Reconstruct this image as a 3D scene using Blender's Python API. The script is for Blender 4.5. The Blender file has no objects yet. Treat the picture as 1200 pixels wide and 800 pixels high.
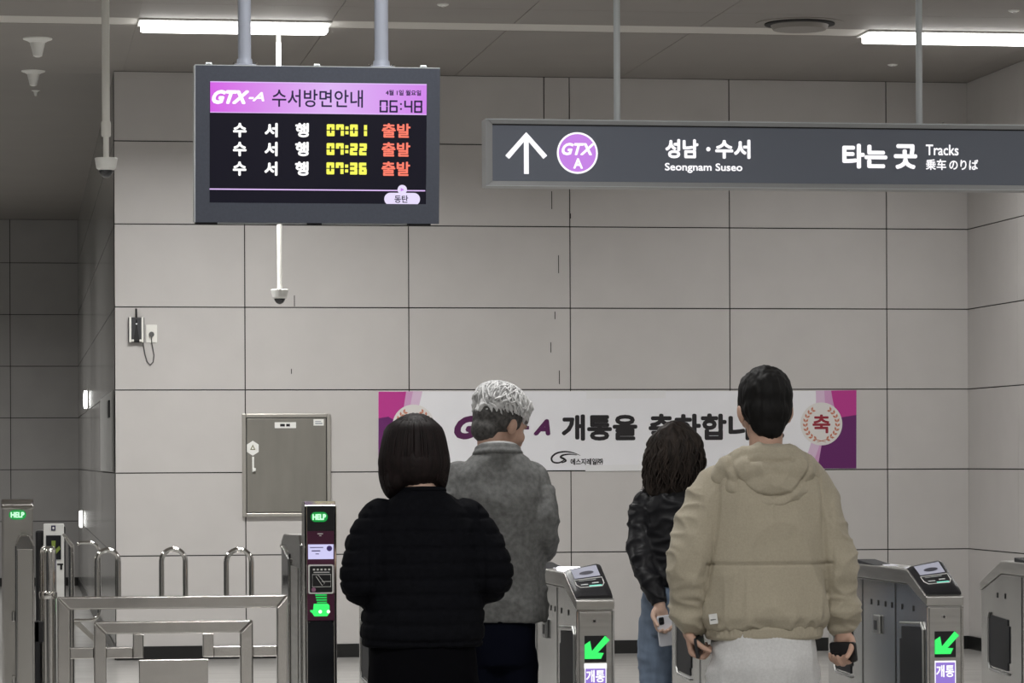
import bpy, bmesh, math, random
import numpy as np
from mathutils import Vector, Matrix, noise

random.seed(7)
S = bpy.context.scene
COL = S.collection

# ------------------------------------------------------------------ camera, world, light, exposure
F = 3800.0                                  # focal length in pixels of the 1200x800 frame
TH = math.atan(580.0 / F)                   # the camera looks a little to the right of the wall's normal
EYE = 1.45
ROLL = 0.0045
cam_d = bpy.data.cameras.new('camera')
cam_d.sensor_width = 36.0
cam_d.lens = F / 1200.0 * 36.0
cam_d.shift_y = 140.0 / 1200.0
cam_d.clip_end = 200
cam = bpy.data.objects.new('camera', cam_d)
COL.objects.link(cam)
cam.location = (0, 0, EYE)
cam.matrix_world = (Matrix.Translation((0, 0, EYE)) @ Matrix.Rotation(-TH, 4, 'Z')
                    @ Matrix.Rotation(math.pi / 2, 4, 'X') @ Matrix.Rotation(-ROLL, 4, 'Z'))
S.camera = cam

S.view_settings.view_transform = 'Standard'
S.view_settings.look = 'None'
S.view_settings.gamma = 1.0
S.view_settings.use_curve_mapping = False
S.view_settings.exposure = 0.0

world = bpy.data.worlds.new('station_ambient')
S.world = world
world.use_nodes = True
world.node_tree.nodes['Background'].inputs[0].default_value = (0.93, 0.97, 1.0, 1)
world.node_tree.nodes['Background'].inputs[1].default_value = 0.04

CEIL = 4.326
D = 23.98                                   # the panelled wall
# rows of lamps: distance, then the watts of the left, middle and right lamp
LAMP_ROWS = [(21.27, (80, 140, 54)), (16.2, (190, 45, 15)), (11.2, (50, 50, 30)), (6.2, (100, 110, 60)), (1.2, (60, 60, 40)), (-4.5, (90, 110, 90))]  # last row, behind the camera, is added to brighten the steel's reflections
LAMP_PITCH = 4.86
LAMP_COL = (1.0, 0.99, 0.97)


# ------------------------------------------------------------------ pixel -> place
def atY(px, py, Y):
    """point on the upright plane at distance Y (parallel to the panelled wall) seen at a photo pixel"""
    u = (px - 600.0) - ROLL * (py - 540.0)
    v = (py - 540.0) + ROLL * (px - 600.0)
    x, z = u / F, -v / F
    dx = math.cos(TH) * x + math.sin(TH)
    dy = -math.sin(TH) * x + math.cos(TH)
    t = Y / dy
    return Vector((dx * t, Y, EYE + z * t))


def atZ(px, py, Z):
    u = (px - 600.0) - ROLL * (py - 540.0)
    v = (py - 540.0) + ROLL * (px - 600.0)
    x, z = u / F, -v / F
    dx = math.cos(TH) * x + math.sin(TH)
    dy = -math.sin(TH) * x + math.cos(TH)
    t = (Z - EYE) / z
    return Vector((dx * t, dy * t, Z))


# ------------------------------------------------------------------ materials
MATS = {}


def mat(name, col, rough=0.5, metal=0.0, nscale=0.0, namt=0.0, stretch=(1, 1, 1), bump=0.0, bscale=None,
        emit=None, estr=0.0, spec=0.5, sheen=0.0, coat=0.0, aniso=0.0):
    if name in MATS:
        return MATS[name]
    m = bpy.data.materials.new(name)
    m.use_nodes = True
    nt = m.node_tree
    b = nt.nodes['Principled BSDF']
    b.inputs['Base Color'].default_value = (*col, 1)
    b.inputs['Roughness'].default_value = rough
    b.inputs['Metallic'].default_value = metal
    b.inputs['Specular IOR Level'].default_value = spec
    b.inputs['Sheen Weight'].default_value = sheen
    b.inputs['Coat Weight'].default_value = coat
    if emit is not None:
        b.inputs['Emission Color'].default_value = (*emit, 1)
        b.inputs['Emission Strength'].default_value = estr
    if namt or bump:
        tc = nt.nodes.new('ShaderNodeTexCoord')
        mp = nt.nodes.new('ShaderNodeMapping')
        mp.inputs['Scale'].default_value = stretch
        nt.links.new(tc.outputs['Object'], mp.inputs['Vector'])
    if namt:
        n = nt.nodes.new('ShaderNodeTexNoise')
        n.inputs['Scale'].default_value = nscale
        n.inputs['Detail'].default_value = 6
        nt.links.new(mp.outputs[0], n.inputs['Vector'])
        r = nt.nodes.new('ShaderNodeValToRGB')
        r.color_ramp.elements[0].position = 0.3
        r.color_ramp.elements[1].position = 0.7
        r.color_ramp.elements[0].color = (*[max(0, c * (1 - namt)) for c in col], 1)
        r.color_ramp.elements[1].color = (*[min(1, c * (1 + namt)) for c in col], 1)
        nt.links.new(n.outputs['Fac'], r.inputs['Fac'])
        nt.links.new(r.outputs['Color'], b.inputs['Base Color'])
    if bump:
        n2 = nt.nodes.new('ShaderNodeTexNoise')
        n2.inputs['Scale'].default_value = bscale or nscale
        n2.inputs['Detail'].default_value = 4
        nt.links.new(mp.outputs[0], n2.inputs['Vector'])
        bp = nt.nodes.new('ShaderNodeBump')
        bp.inputs['Strength'].default_value = bump
        bp.inputs['Distance'].default_value = 0.01
        nt.links.new(n2.outputs['Fac'], bp.inputs['Height'])
        nt.links.new(bp.outputs['Normal'], b.inputs['Normal'])
    MATS[name] = m
    return m


def glow(name, col, s=1.0):
    return mat(name, (0.02, 0.02, 0.02), rough=0.4, emit=col, estr=s)


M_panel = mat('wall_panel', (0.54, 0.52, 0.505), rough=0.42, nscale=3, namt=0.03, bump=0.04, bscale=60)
M_panel_far_dim = mat('wall_panel_far_dim', (0.36, 0.35, 0.34), rough=0.45, nscale=3, namt=0.04)  # same panels as the near wall, their dim light darkened into the colour
M_joint = mat('wall_joint', (0.03, 0.028, 0.026), rough=0.9)
M_stone = mat('polished_stone', (0.27, 0.265, 0.255), rough=0.16, nscale=2.0, namt=0.42, stretch=(3, 1.6, 0.05), spec=0.6)
M_ceil = mat('ceiling_panel', (0.27, 0.252, 0.232), rough=0.55, nscale=2, namt=0.03, bump=0.03, bscale=40)
M_ceil_seam = mat('ceiling_seam', (0.05, 0.045, 0.04), rough=0.9)
M_strip = mat('ceiling_strip', (0.62, 0.60, 0.56), rough=0.5)
M_floor = mat('floor_stone', (0.36, 0.352, 0.335), rough=0.22, nscale=1.2, namt=0.10, stretch=(1, 6, 1))
M_black = mat('black_plastic', (0.012, 0.012, 0.014), rough=0.35)
M_matblack = mat('matt_black', (0.015, 0.015, 0.016), rough=0.7)
M_skirt = mat('black_skirting', (0.012, 0.012, 0.012), rough=0.3)
M_white = mat('white_paint', (0.84, 0.84, 0.81), rough=0.4)
M_steel = mat('stainless_steel', (0.60, 0.59, 0.56), rough=0.24, metal=1.0, nscale=1.5, namt=0.07, stretch=(8, 8, 1), bump=0.02, bscale=3)
M_chrome = mat('polished_steel', (0.74, 0.73, 0.71), rough=0.10, metal=1.0)
M_brush = mat('brushed_steel', (0.55, 0.54, 0.52), rough=0.34, metal=1.0, nscale=4, namt=0.1, stretch=(1, 1, 12))
M_smoke = mat('dark_glass_panel', (0.02, 0.021, 0.025), rough=0.12, coat=0.5)
M_signframe = mat('sign_frame', (0.42, 0.43, 0.44), rough=0.4, metal=0.2)
M_signface = mat('sign_face', (0.19, 0.212, 0.265), rough=0.45)
M_house = mat('display_housing', (0.062, 0.070, 0.094), rough=0.5, nscale=90, namt=0.08)
M_pole = mat('grey_pole', (0.42, 0.45, 0.53), rough=0.3, metal=0.25)
M_pole2 = mat('pale_pole', (0.66, 0.70, 0.72), rough=0.3, metal=0.2)
M_screen = mat('dark_screen', (0.006, 0.006, 0.009), spec=0.2, rough=0.4, emit=(0.004, 0.0035, 0.009), estr=1.0)
M_cream = mat('cream_enamel', (0.86, 0.85, 0.80), rough=0.4)
M_wht = glow('lit_white', (1, 1, 1), 1.1)
M_wht2 = glow('lit_sign_white', (1, 0.98, 1), 1.1)
M_yel = glow('lit_yellow', (0.95, 0.95, 0.10), 1.0)
M_red = glow('lit_orange_red', (1.0, 0.20, 0.13), 1.0)
M_navy = mat('navy_ink', (0.015, 0.01, 0.06), rough=0.5)
M_ink = mat('black_ink', (0.012, 0.010, 0.012), rough=0.5)
M_lilac = glow('lit_lilac', (0.75, 0.52, 0.95), 1.0)
M_green = glow('lit_green', (0.04, 0.95, 0.16), 1.0)
M_greenw = glow('lit_green_white', (0.55, 1.0, 0.65), 1.2)
M_purple_lit = glow('lit_purple', (0.56, 0.22, 0.78), 1.0)
M_lamp = glow('lamp_diffuser', (1.0, 0.985, 0.96), 6.0)


# ------------------------------------------------------------------ mesh helpers
class MB:
    def __init__(s):
        s.v = []; s.f = []; s.m = []; s.k = 0

    def add(s, vs, fs):
        b = len(s.v)
        s.v += [tuple(v) for v in vs]
        s.f += [tuple(i + b for i in f) for f in fs]
        s.m += [s.k] * len(fs)
        return s

    def box(s, x0, x1, y0, y1, z0, z1):
        vs = [(x0, y0, z0), (x1, y0, z0), (x1, y1, z0), (x0, y1, z0), (x0, y0, z1), (x1, y0, z1), (x1, y1, z1), (x0, y1, z1)]
        return s.add(vs, [(3, 2, 1, 0), (4, 5, 6, 7), (0, 1, 5, 4), (1, 2, 6, 5), (2, 3, 7, 6), (3, 0, 4, 7)])

    def prism(s, poly, axis, a, b):
        """poly: 2D outline; axis 'x' -> (y,z), 'y' -> (x,z), 'z' -> (x,y)"""
        n = len(poly)
        area = sum(poly[i][0] * poly[(i + 1) % n][1] - poly[(i + 1) % n][0] * poly[i][1] for i in range(n))
        if area < 0:
            poly = poly[::-1]

        def P(p, t):
            return {'x': (t, p[0], p[1]), 'y': (p[0], t, p[1]), 'z': (p[0], p[1], t)}[axis]
        vs = [P(p, a) for p in poly] + [P(p, b) for p in poly]
        flip = (axis == 'y')
        fs = [tuple(range(n))[::-1], tuple(range(n, 2 * n))] + [(i, (i + 1) % n, (i + 1) % n + n, i + n) for i in range(n)]
        if flip:
            fs = [f[::-1] for f in fs]
        return s.add(vs, fs)

    def quad(s, a, b, c, d):
        return s.add([a, b, c, d], [(0, 1, 2, 3)])

    def tube(s, pts, r, n=10, cap=True, closed=False):
        pts = [Vector(p) for p in pts]
        N = len(pts)
        rs = r if isinstance(r, (list, tuple)) else [r] * N
        vs = []; fs = []
        up = None
        for i in range(N):
            if closed:
                t = (pts[(i + 1) % N] - pts[i - 1]).normalized()
            else:
                t = (pts[min(i + 1, N - 1)] - pts[max(i - 1, 0)]).normalized()
            if up is None:
                up = Vector((0, 0, 1)) if abs(t.z) < 0.9 else Vector((1, 0, 0))
            u = (up - t * up.dot(t)).normalized()
            w = t.cross(u)
            up = u
            for k in range(n):
                a = 2 * math.pi * k / n
                vs.append(pts[i] + (u * math.cos(a) + w * math.sin(a)) * rs[i])
        for i in range(N if closed else N - 1):
            j = (i + 1) % N
            for k in range(n):
                k2 = (k + 1) % n
                fs.append((i * n + k, i * n + k2, j * n + k2, j * n + k))
        if cap and not closed:
            fs.append(tuple(range(n))[::-1])
            fs.append(tuple(range((N - 1) * n, N * n)))
        return s.add(vs, fs)

    def lathe(s, prof, c=(0, 0, 0), n=24):
        """prof: (r, z) from bottom to top about the z axis"""
        vs = []; fs = []
        for r, z in prof:
            for k in range(n):
                a = 2 * math.pi * k / n
                vs.append((c[0] + r * math.cos(a), c[1] + r * math.sin(a), c[2] + z))
        m = len(prof)
        for i in range(m - 1):
            for k in range(n):
                k2 = (k + 1) % n
                fs.append((i * n + k, i * n + k2, (i + 1) * n + k2, (i + 1) * n + k))
        fs.append(tuple(range(n))[::-1])
        fs.append(tuple(range((m - 1) * n, m * n)))
        return s.add(vs, fs)

    def build(s, name, m, parent=None, smooth=False, bevel=0.0, seg=2, angle=35):
        me = bpy.data.meshes.new(name)
        me.from_pydata(s.v, [], s.f)
        ms = m if isinstance(m, (list, tuple)) else [m]
        for x in ms:
            me.materials.append(x)
        if len(ms) > 1:
            me.polygons.foreach_set('material_index', s.m)
        me.update()
        o = bpy.data.objects.new(name, me)
        COL.objects.link(o)
        if parent is not None:
            o.parent = parent
        if smooth:
            for p in me.polygons:
                p.use_smooth = True
            me.set_sharp_from_angle(angle=math.radians(angle))
        if bevel:
            b = o.modifiers.new('bevel', 'BEVEL')
            b.width = bevel; b.segments = seg; b.limit_method = 'ANGLE'; b.angle_limit = math.radians(40)
        return o


def tag(o, label, cat, group=None):
    o['label'] = label
    o['category'] = cat
    if group:
        o['group'] = group
    return o


def thing(name, label, cat, loc=(0, 0, 0), group=None):
    o = bpy.data.objects.new(name, None)
    o.empty_display_size = 0.1
    COL.objects.link(o)
    o.location = loc
    return tag(o, label, cat, group)


def structure(o):
    o['kind'] = 'structure'
    return o


def copy_tree(o, parent=None):
    c = o.copy()
    COL.objects.link(c)
    c.parent = parent
    for ch in list(o.children):
        copy_tree(ch, c)
    return c


def arc(cx, cz, r, a0, a1, n=8):
    return [(cx + r * math.cos(math.radians(a0 + (a1 - a0) * i / n)), cz + r * math.sin(math.radians(a0 + (a1 - a0) * i / n))) for i in range(n + 1)]


def disc_poly(cx, cz, rx, rz=None, n=40):
    rz = rz or rx
    return [(cx + rx * math.cos(2 * math.pi * i / n), cz + rz * math.sin(2 * math.pi * i / n)) for i in range(n)]


def rrect(x0, x1, z0, z1, r, n=6):
    return (arc(x1 - r, z1 - r, r, 0, 90, n) + arc(x0 + r, z1 - r, r, 90, 180, n) + arc(x0 + r, z0 + r, r, 180, 270, n) + arc(x1 - r, z0 + r, r, 270, 360, n))


GLYPHS = {}


def glyph(s, shear):
    key = (s, shear)
    if key not in GLYPHS:
        cu = bpy.data.curves.new('lettering', 'FONT')
        cu.body = s
        cu.shear = shear
        cu.resolution_u = 3
        o = bpy.data.objects.new('lettering', cu)
        COL.objects.link(o)
        bpy.context.view_layer.update()
        dg = bpy.context.evaluated_depsgraph_get()
        me = bpy.data.meshes.new_from_object(o.evaluated_get(dg))
        vs = [(v.co.x, v.co.y) for v in me.vertices]
        fs = [tuple(p.vertices) for p in me.polygons]
        bpy.data.objects.remove(o)
        bpy.data.curves.remove(cu)
        bpy.data.meshes.remove(me)
        GLYPHS[key] = (vs, fs)
    return GLYPHS[key]


def text_into(mb, s, x0, x1, z0, z1, y, bold=0.0, shear=0.0):
    """lettering facing -Y fitted into the box; bold = extra stroke as a share of the letter height"""
    vs, fs = glyph(s, shear)
    ax = min(v[0] for v in vs); bx = max(v[0] for v in vs)
    az = min(v[1] for v in vs); bz = max(v[1] for v in vs)
    e = bold * (z1 - z0)
    X0, X1, Z0, Z1 = x0 + e, x1 - e, z0 + e, z1 - e
    base = [(X0 + (v[0] - ax) / max(1e-6, bx - ax) * (X1 - X0), Z0 + (v[1] - az) / max(1e-6, bz - az) * (Z1 - Z0)) for v in vs]
    offs = [(0, 0)]
    if e:
        offs += [(e * math.cos(a * math.pi / 4), e * math.sin(a * math.pi / 4)) for a in range(8)]
    for i, (dx, dz) in enumerate(offs):
        mb.add([(x + dx, y - i * 2e-5, z + dz) for x, z in base], fs)


def text(name, s, m, parent, x0, x1, z0, z1, y, bold=0.0, shear=0.0):
    mb = MB()
    text_into(mb, s, x0, x1, z0, z1, y, bold, shear)
    return mb.build(name, m, parent)


SEG = {'0': 'abcdef', '1': 'bc', '2': 'abged', '3': 'abgcd', '4': 'fgbc', '5': 'afgcd', '6': 'afgcde', '7': 'abcf', '8': 'abcdefg'}


def seven(mb, s, x0, x1, z0, z1, y, t):
    """seven segment digits"""
    w = {':': 0.5}
    tot = sum(w.get(c, 1.0) for c in s)
    unit = (x1 - x0) / tot
    x = x0
    H = z1 - z0
    for c in s:
        cw = unit * w.get(c, 1.0)
        a, b = x + 0.08 * unit, x + cw - 0.08 * unit
        zm = (z0 + z1) / 2
        h = t / 2
        if c == ':':
            m = (a + b) / 2
            for zz in (z0 + H * 0.3, z0 + H * 0.7):
                mb.prism([(m - h, zz - h), (m + h, zz - h), (m + h, zz + h), (m - h, zz + h)], 'y', y - 0.0005, y)
        else:
            g = t * 0.15
            R = {'a': (a + g, b - g, z1 - t, z1), 'd': (a + g, b - g, z0, z0 + t), 'g': (a + g, b - g, zm - h, zm + h),
                 'f': (a, a + t, zm + g, z1 - g), 'b': (b - t, b, zm + g, z1 - g), 'e': (a, a + t, z0 + g, zm - g), 'c': (b - t, b, z0 + g, zm - g)}
            for q in SEG[c]:
                r = R[q]
                mb.prism([(r[0], r[2]), (r[1], r[2]), (r[1], r[3]), (r[0], r[3])], 'y', y - 0.0005, y)
        x += cw


# ------------------------------------------------------------------ the setting
XL = atY(134.5, 300, D).x                   # left end of the panelled wall
XR = atY(1134.5, 450, D).x                  # corner with the wall on the right
YF = 38.7                                   # far wall of the recess on the left
LZ = [0.764 + 0.61 * k for k in range(6)]   # heights of the panel joints


def panel_wall(name, xs, zs, y, m, extra=()):
    """panels facing -Y with dark joints between them; xs, zs are the joint positions"""
    mb = MB()
    g = 0.0042
    mb.k = 1
    mb.box(xs[0], xs[-1], y + 0.012, y + 0.2, zs[0], zs[-1])
    mb.k = 0
    for i in range(len(xs) - 1):
        for j in range(len(zs) - 1):
            cuts = [xs[i], xs[i + 1]]
            for (ex, ej) in extra:
                if ej == j and xs[i] < ex < xs[i + 1]:
                    cuts = [xs[i], ex, xs[i + 1]]
            for a, b in zip(cuts[:-1], cuts[1:]):
                a2 = a + (g if a > xs[0] + 1e-6 else 0)
                b2 = b - (g if b < xs[-1] - 1e-6 else 0)
                mb.box(a2, b2, y, y + 0.02, zs[j] + (g if j else 0), zs[j + 1] - g)
    return mb.build(name, [m, M_joint])


xs = [XL] + [atY(p, 300, D).x for p in (286.7, 478.8, 668, 855, 1039)] + [XR]
zs = [0.0] + LZ + [CEIL]
wb = structure(panel_wall('wall_back', xs, zs, D, M_panel, extra=[(atY(637.5, 130, D).x, 6)]))
# narrow dark upright marks on the panels
mb = MB()
for px, y0, y1 in ((646.5, 224, 245), (654.5, 299, 320), (650.3, 365, 374), (645.5, 401, 413), (655.5, 434, 450), (345, 346, 359), (341.5, 432, 438), (668.5, 250, 256)):
    a = atY(px, y0, D); b = atY(px, y1, D)
    mb.box(a.x - 0.003, a.x + 0.003, D - 0.001, D + 0.001, b.z, a.z)
o = mb.build('wall_mark', M_joint)
o.parent = wb

# right wall runs towards the camera from the corner; panels 1.2 m long
mb = MB()
mb.k = 1
mb.box(XR + 0.012, XR + 0.2, -9, D + 0.2, 0, CEIL)
mb.k = 0
ys = [D, D - 1.25] + [D - 1.25 - 1.2 * k for k in range(1, 27)]
for i in range(len(ys) - 1):
    for j in range(len(zs) - 1):
        mb.box(XR, XR + 0.02, ys[i + 1] + 0.0015, ys[i] - 0.0015, zs[j] + (0.0042 if j else 0), zs[j + 1] - 0.0042)
structure(mb.build('wall_right', [M_panel, M_joint]))

# left wall of polished stone running back into the recess, and the recess's far wall
mb = MB()
mb.k = 1
mb.box(XL + 0.002, XL + 0.25, D + 0.2, YF + 0.2, 0, CEIL)
mb.box(XL + 0.002, XL + 0.25, D + 0.021, D + 0.2, 0, CEIL)
mb.k = 0
ys = [D + 0.021] + [D + 1.75 * k for k in range(1, 9)] + [YF]
for i in range(len(ys) - 1):
    for j in range(len(zs) - 1):
        mb.box(XL, XL + 0.006, ys[i] + (0.003 if i else 0), ys[i + 1] - 0.003, zs[j] + (0.004 if j else 0), zs[j + 1] - 0.004)
structure(mb.build('wall_left', [M_stone, M_joint]))
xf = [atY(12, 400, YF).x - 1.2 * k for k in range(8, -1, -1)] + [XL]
structure(panel_wall('wall_far', xf, zs, YF, M_panel_far_dim))

mb = MB(); mb.box(-14, XR + 0.2, -9.2, -9, 0, CEIL)
structure(mb.build('wall_front', M_panel))
for i_, xd in enumerate((-9.0, -4.2, 0.6, 5.0)):  # unseen dark doors added behind the camera to vary the steel's reflections
    mb = MB(); mb.box(xd - 0.8, xd + 0.8, -8.998, -8.95, 0, 2.6)
    dr = structure(mb.build('door_%d' % (i_ + 1), mat('added_dark_door', (0.03, 0.03, 0.032), rough=0.3)))
    mb = MB(); mb.box(xd - 0.9, xd - 0.8, -8.998, -8.92, 0, 2.7).box(xd + 0.8, xd + 0.9, -8.998, -8.92, 0, 2.7).box(xd - 0.8, xd + 0.8, -8.998, -8.92, 2.6, 2.7)
    mb.build('door_frame', M_strip, dr)
mb = MB(); mb.box(-14, XR + 0.2, -9, YF + 0.2, -0.1, 0)
structure(mb.build('floor', M_floor))
# floor slabs joints (thin inlay)
# ceiling: panels with seams
SY0, SY1 = 21.27 - 0.17, 21.27 + 0.17
mb = MB()
mb.k = 1
mb.box(-14, XR + 0.2, -9, YF + 0.2, CEIL + 0.012, CEIL + 0.1)
mb.k = 0
sx = [atZ(145, 82, CEIL).x + 4.86 / 2 * 0 + d for d in (0,)]
x0 = atZ(145, 82, CEIL).x
x1 = atZ(387, 27, CEIL).x
x2 = atZ(592, 37, CEIL).x
xc = [-14, x0 - 6.0, x0 - 3.0, x0, x1, x2, x2 + 1.25, x2 + 2.5, x2 + 3.75, XR + 0.2]
yc = [-9] + [21.10 - 0.68 - 2.4 * k for k in range(11, -1, -1)] + [SY0]
yc2 = [SY1, D + 0.2, YF + 0.2]
for yy in (yc, yc2):
    for i in range(len(yy) - 1):
        for j in range(len(xc) - 1):
            gx = 0.004 if j in (3, 4, 5) else 0.0006
            mb.box(xc[j] + 0.0005, xc[j + 1] - gx, yy[i] + 0.001, yy[i + 1] - (0.004 if yy is yc else 0.001), CEIL, CEIL + 0.02)
structure(mb.build('ceiling', [M_ceil, M_ceil_seam]))
mb = MB()
mb.box(-14, XR, SY0 + 0.006, SY1 - 0.006, CEIL + 0.001, CEIL + 0.02)
structure(mb.build('trim_1', M_strip))                 # pale channel the lamps sit in

# black skirting
mb = MB(); mb.box(XL, XR, D - 0.012, D, 0, 0.1)
structure(mb.build('baseboard_back', M_skirt))
mb = MB(); mb.box(XR - 0.012, XR, -9, D - 0.012, 0, 0.1)
structure(mb.build('baseboard_right', M_skirt))
mb = MB(); mb.box(XL - 0.012, XL, D + 0.02, YF - 0.012, 0, 0.1)
structure(mb.build('baseboard_left', M_skirt))
mb = MB(); mb.box(-9, XL - 0.012, YF - 0.012, YF, 0, 0.1)
structure(mb.build('baseboard_far', M_skirt))

# ------------------------------------------------------------------ ceiling lamps
LX0 = (atZ(165, 26, CEIL).x + atZ(383, 29, CEIL).x) / 2
LLEN = atZ(383, 29, CEIL).x - atZ(165, 26, CEIL).x


def ceiling_lamp(x, y, w, label):
    t = thing('ceiling_lamp', label, 'ceiling lamp', (x, y, CEIL), 'linear ceiling lamps')
    MB().box(-LLEN / 2 - 0.02, LLEN / 2 + 0.02, -0.165, 0.165, -0.012, 0.0).build('lamp_frame', M_white, t, bevel=0.004)
    MB().prism(rrect(-LLEN / 2, LLEN / 2, -0.135, 0.135, 0.05), 'z', -0.055, -0.012).build('diffuser', M_lamp, t)
    ld = bpy.data.lights.new('lamp_light', 'AREA')
    ld.shape = 'RECTANGLE'; ld.size = LLEN; ld.size_y = 0.26
    ld.energy = w
    ld.color = LAMP_COL
    ld.spread = math.radians(158)
    lo = bpy.data.objects.new('lamp_light', ld)
    COL.objects.link(lo)
    lo.location = (0, 0, -0.06)
    lo.parent = t
    return t


for (ly, w) in LAMP_ROWS:
    for k in range(-1, 2):
        if ly > 20:
            lab = ('linear ceiling lamp beyond the left edge of the photo', 'glowing linear ceiling lamp above the departure board', 'glowing linear ceiling lamp at upper right above the hanging direction sign')[k + 1]
        else:
            lab = 'unseen linear ceiling lamp of the hall rows in front of the panelled wall'
        ceiling_lamp(LX0 + k * LAMP_PITCH, ly, w[k + 1], lab)
for ly in (28.0, 33.5):                     # unseen row added to brighten the recess on the left
    ceiling_lamp(-2.6, ly, 190, 'unseen linear ceiling lamp added to light the recess left of the stone wall')

# round air diffuser in the ceiling
c = atZ(937, 27, CEIL)
t = thing('air_diffuser', 'round ceiling air diffuser with concentric rings beside the pale ceiling strip', 'air vent', c)
r = 0.29
MB().lathe([(r * 0.66, -0.004), (r, -0.004), (r, 0.0), (r * 0.66, 0.0)], n=48).build('outer_ring', M_ceil, t, smooth=True)
MB().lathe([(r * 0.62, -0.016), (r * 0.80, -0.012), (r * 0.80, -0.004), (r * 0.62, -0.004)], n=48).build('dark_slot_ring', M_matblack, t, smooth=True)
MB().lathe([(r * 0.60, -0.045), (r * 0.64, -0.03), (r * 0.66, -0.012), (r * 0.2, -0.004)], n=48).build('centre_plate', M_ceil, t, smooth=True)

# small flush discs in the ceiling
for px, py, lab in ((519, 5, 'small white flush ceiling disc above and between the two hanging signs'),
                    (1188, 12, 'small white flush ceiling disc at top right, nearer than the lamp'),
                    (1046, 75.5, 'small white flush ceiling disc below the right lamp near the wall')):
    c = atZ(px, py, CEIL)
    t = thing('sprinkler_cover', lab, 'sprinkler', c, 'flush ceiling discs')
    MB().lathe([(0.022, -0.012), (0.036, -0.006), (0.038, 0)], n=24).build('cover_plate', M_white, t, smooth=True)
    MB().lathe([(0.008, -0.018), (0.014, -0.012), (0.014, -0.01)], n=16).build('nozzle', M_chrome, t, smooth=True)

for px, py, s, lab in ((44, 45, 1.0, 'white bell-shaped ceiling detector left of the camera pole, nearer one'),
                       (39, 83, 0.88, 'white bell-shaped ceiling detector left of the camera pole, farther one'),
                       (42, 106, 0.34, 'tiny white ceiling detector farthest back over the left recess')):
    c = atZ(px, py, CEIL)
    t = thing('ceiling_detector', lab, 'detector', c, 'bell-shaped ceiling detectors')
    MB().lathe([(0.05 * s, -0.03 * s), (0.07 * s, -0.018 * s), (0.098 * s, -0.008 * s), (0.1 * s, 0)], n=32).build('flange', M_white, t, smooth=True)
    MB().lathe([(0.012 * s, -0.128 * s), (0.03 * s, -0.12 * s), (0.038 * s, -0.085 * s), (0.048 * s, -0.045 * s), (0.052 * s, -0.025 * s)], n=24).build('bell', M_white, t, smooth=True)


# ------------------------------------------------------------------ dome cameras on poles
def dome_camera(px, top_py, dome_top, dome_bot, Y, r, rp, rp2, split, label):
    b = atY(px, dome_bot, Y)
    zt = atY(px, dome_top, Y).z
    t = thing('dome_camera', label, 'security camera', (b.x, Y, CEIL), 'dome cameras on ceiling poles')
    h = zt - b.z
    z = b.z - CEIL
    zs_ = atY(px, split, Y).z - CEIL
    MB().lathe([(rp, zs_), (rp, 0)], n=20).build('pole', M_cream, t, smooth=True)
    MB().lathe([(rp * 2.6, -0.012), (rp * 2.6, 0)], n=24).build('ceiling_flange', M_cream, t, smooth=True)
    MB().lathe([(rp2, z + h - 0.002), (rp2, zs_)], n=20).build('lower_pole', M_cream, t, smooth=True)
    if rp2 < rp:
        MB().lathe([(rp * 1.12, zs_ - 0.05), (rp * 1.25, zs_ - 0.04), (rp * 1.25, zs_ + 0.03), (rp * 1.08, zs_ + 0.04)], n=20).build('collar', M_cream, t, smooth=True)
    hb = MB().lathe([(r * 0.72, z + h * 0.42), (r * 0.86, z + h * 0.48), (r * 0.98, z + h * 0.9), (r, z + h * 0.97), (r * 0.95, z + h)], n=32).build('housing', M_white, t, smooth=True)
    prof = [(r * 0.66 * math.sin(a), z + h * 0.47 - h * 0.47 * math.cos(a)) for a in [math.radians(d) for d in (3, 20, 40, 60, 75, 90)]]
    d = MB().lathe(prof, n=32).build('dome', M_smoke, t, smooth=True)
    prof = [(r * 0.69 * math.sin(math.radians(90 - a)), z + h * 0.45 - h * 0.2 * math.sin(math.radians(a))) for a in (20, 10, 0)]
    MB().lathe(prof, n=32).build('dome_rim', M_white, t, smooth=True)
    return t


dome_camera(124.5, 0, 185, 208.5, 18.9, 0.066, 0.0225, 0.0165, 150, 'white dome camera on tall pole at the far left, left of the departure board')
dome_camera(327.8, 39, 339, 356.5, 21.5, 0.058, 0.0165, 0.0165, 100, 'white dome camera on ceiling pole behind and below the departure board')

# ------------------------------------------------------------------ departure board
YB = 12.55
bc = atY(371.5, 170, YB)
board = thing('departure_board', 'hanging dark grey departure board with lit train times and purple header', 'information display', (bc.x, YB, CEIL))
TILT = math.radians(5)


def B(px, py):
    p = atY(px, py, YB)
    return p.x - bc.x, p.z - CEIL


bx0, bz1 = B(228.5, 77); bx1, bz0 = B(515.5, 262)
piv = (bz0 + bz1) / 2


def tilt(o):
    """the board leans to face slightly down"""
    o.matrix_local = Matrix.Translation((0, 0, piv)) @ Matrix.Rotation(TILT, 4, 'X')
    return o


def BB(px, py):
    x, z = B(px, py)
    return x, (z - piv)


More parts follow.
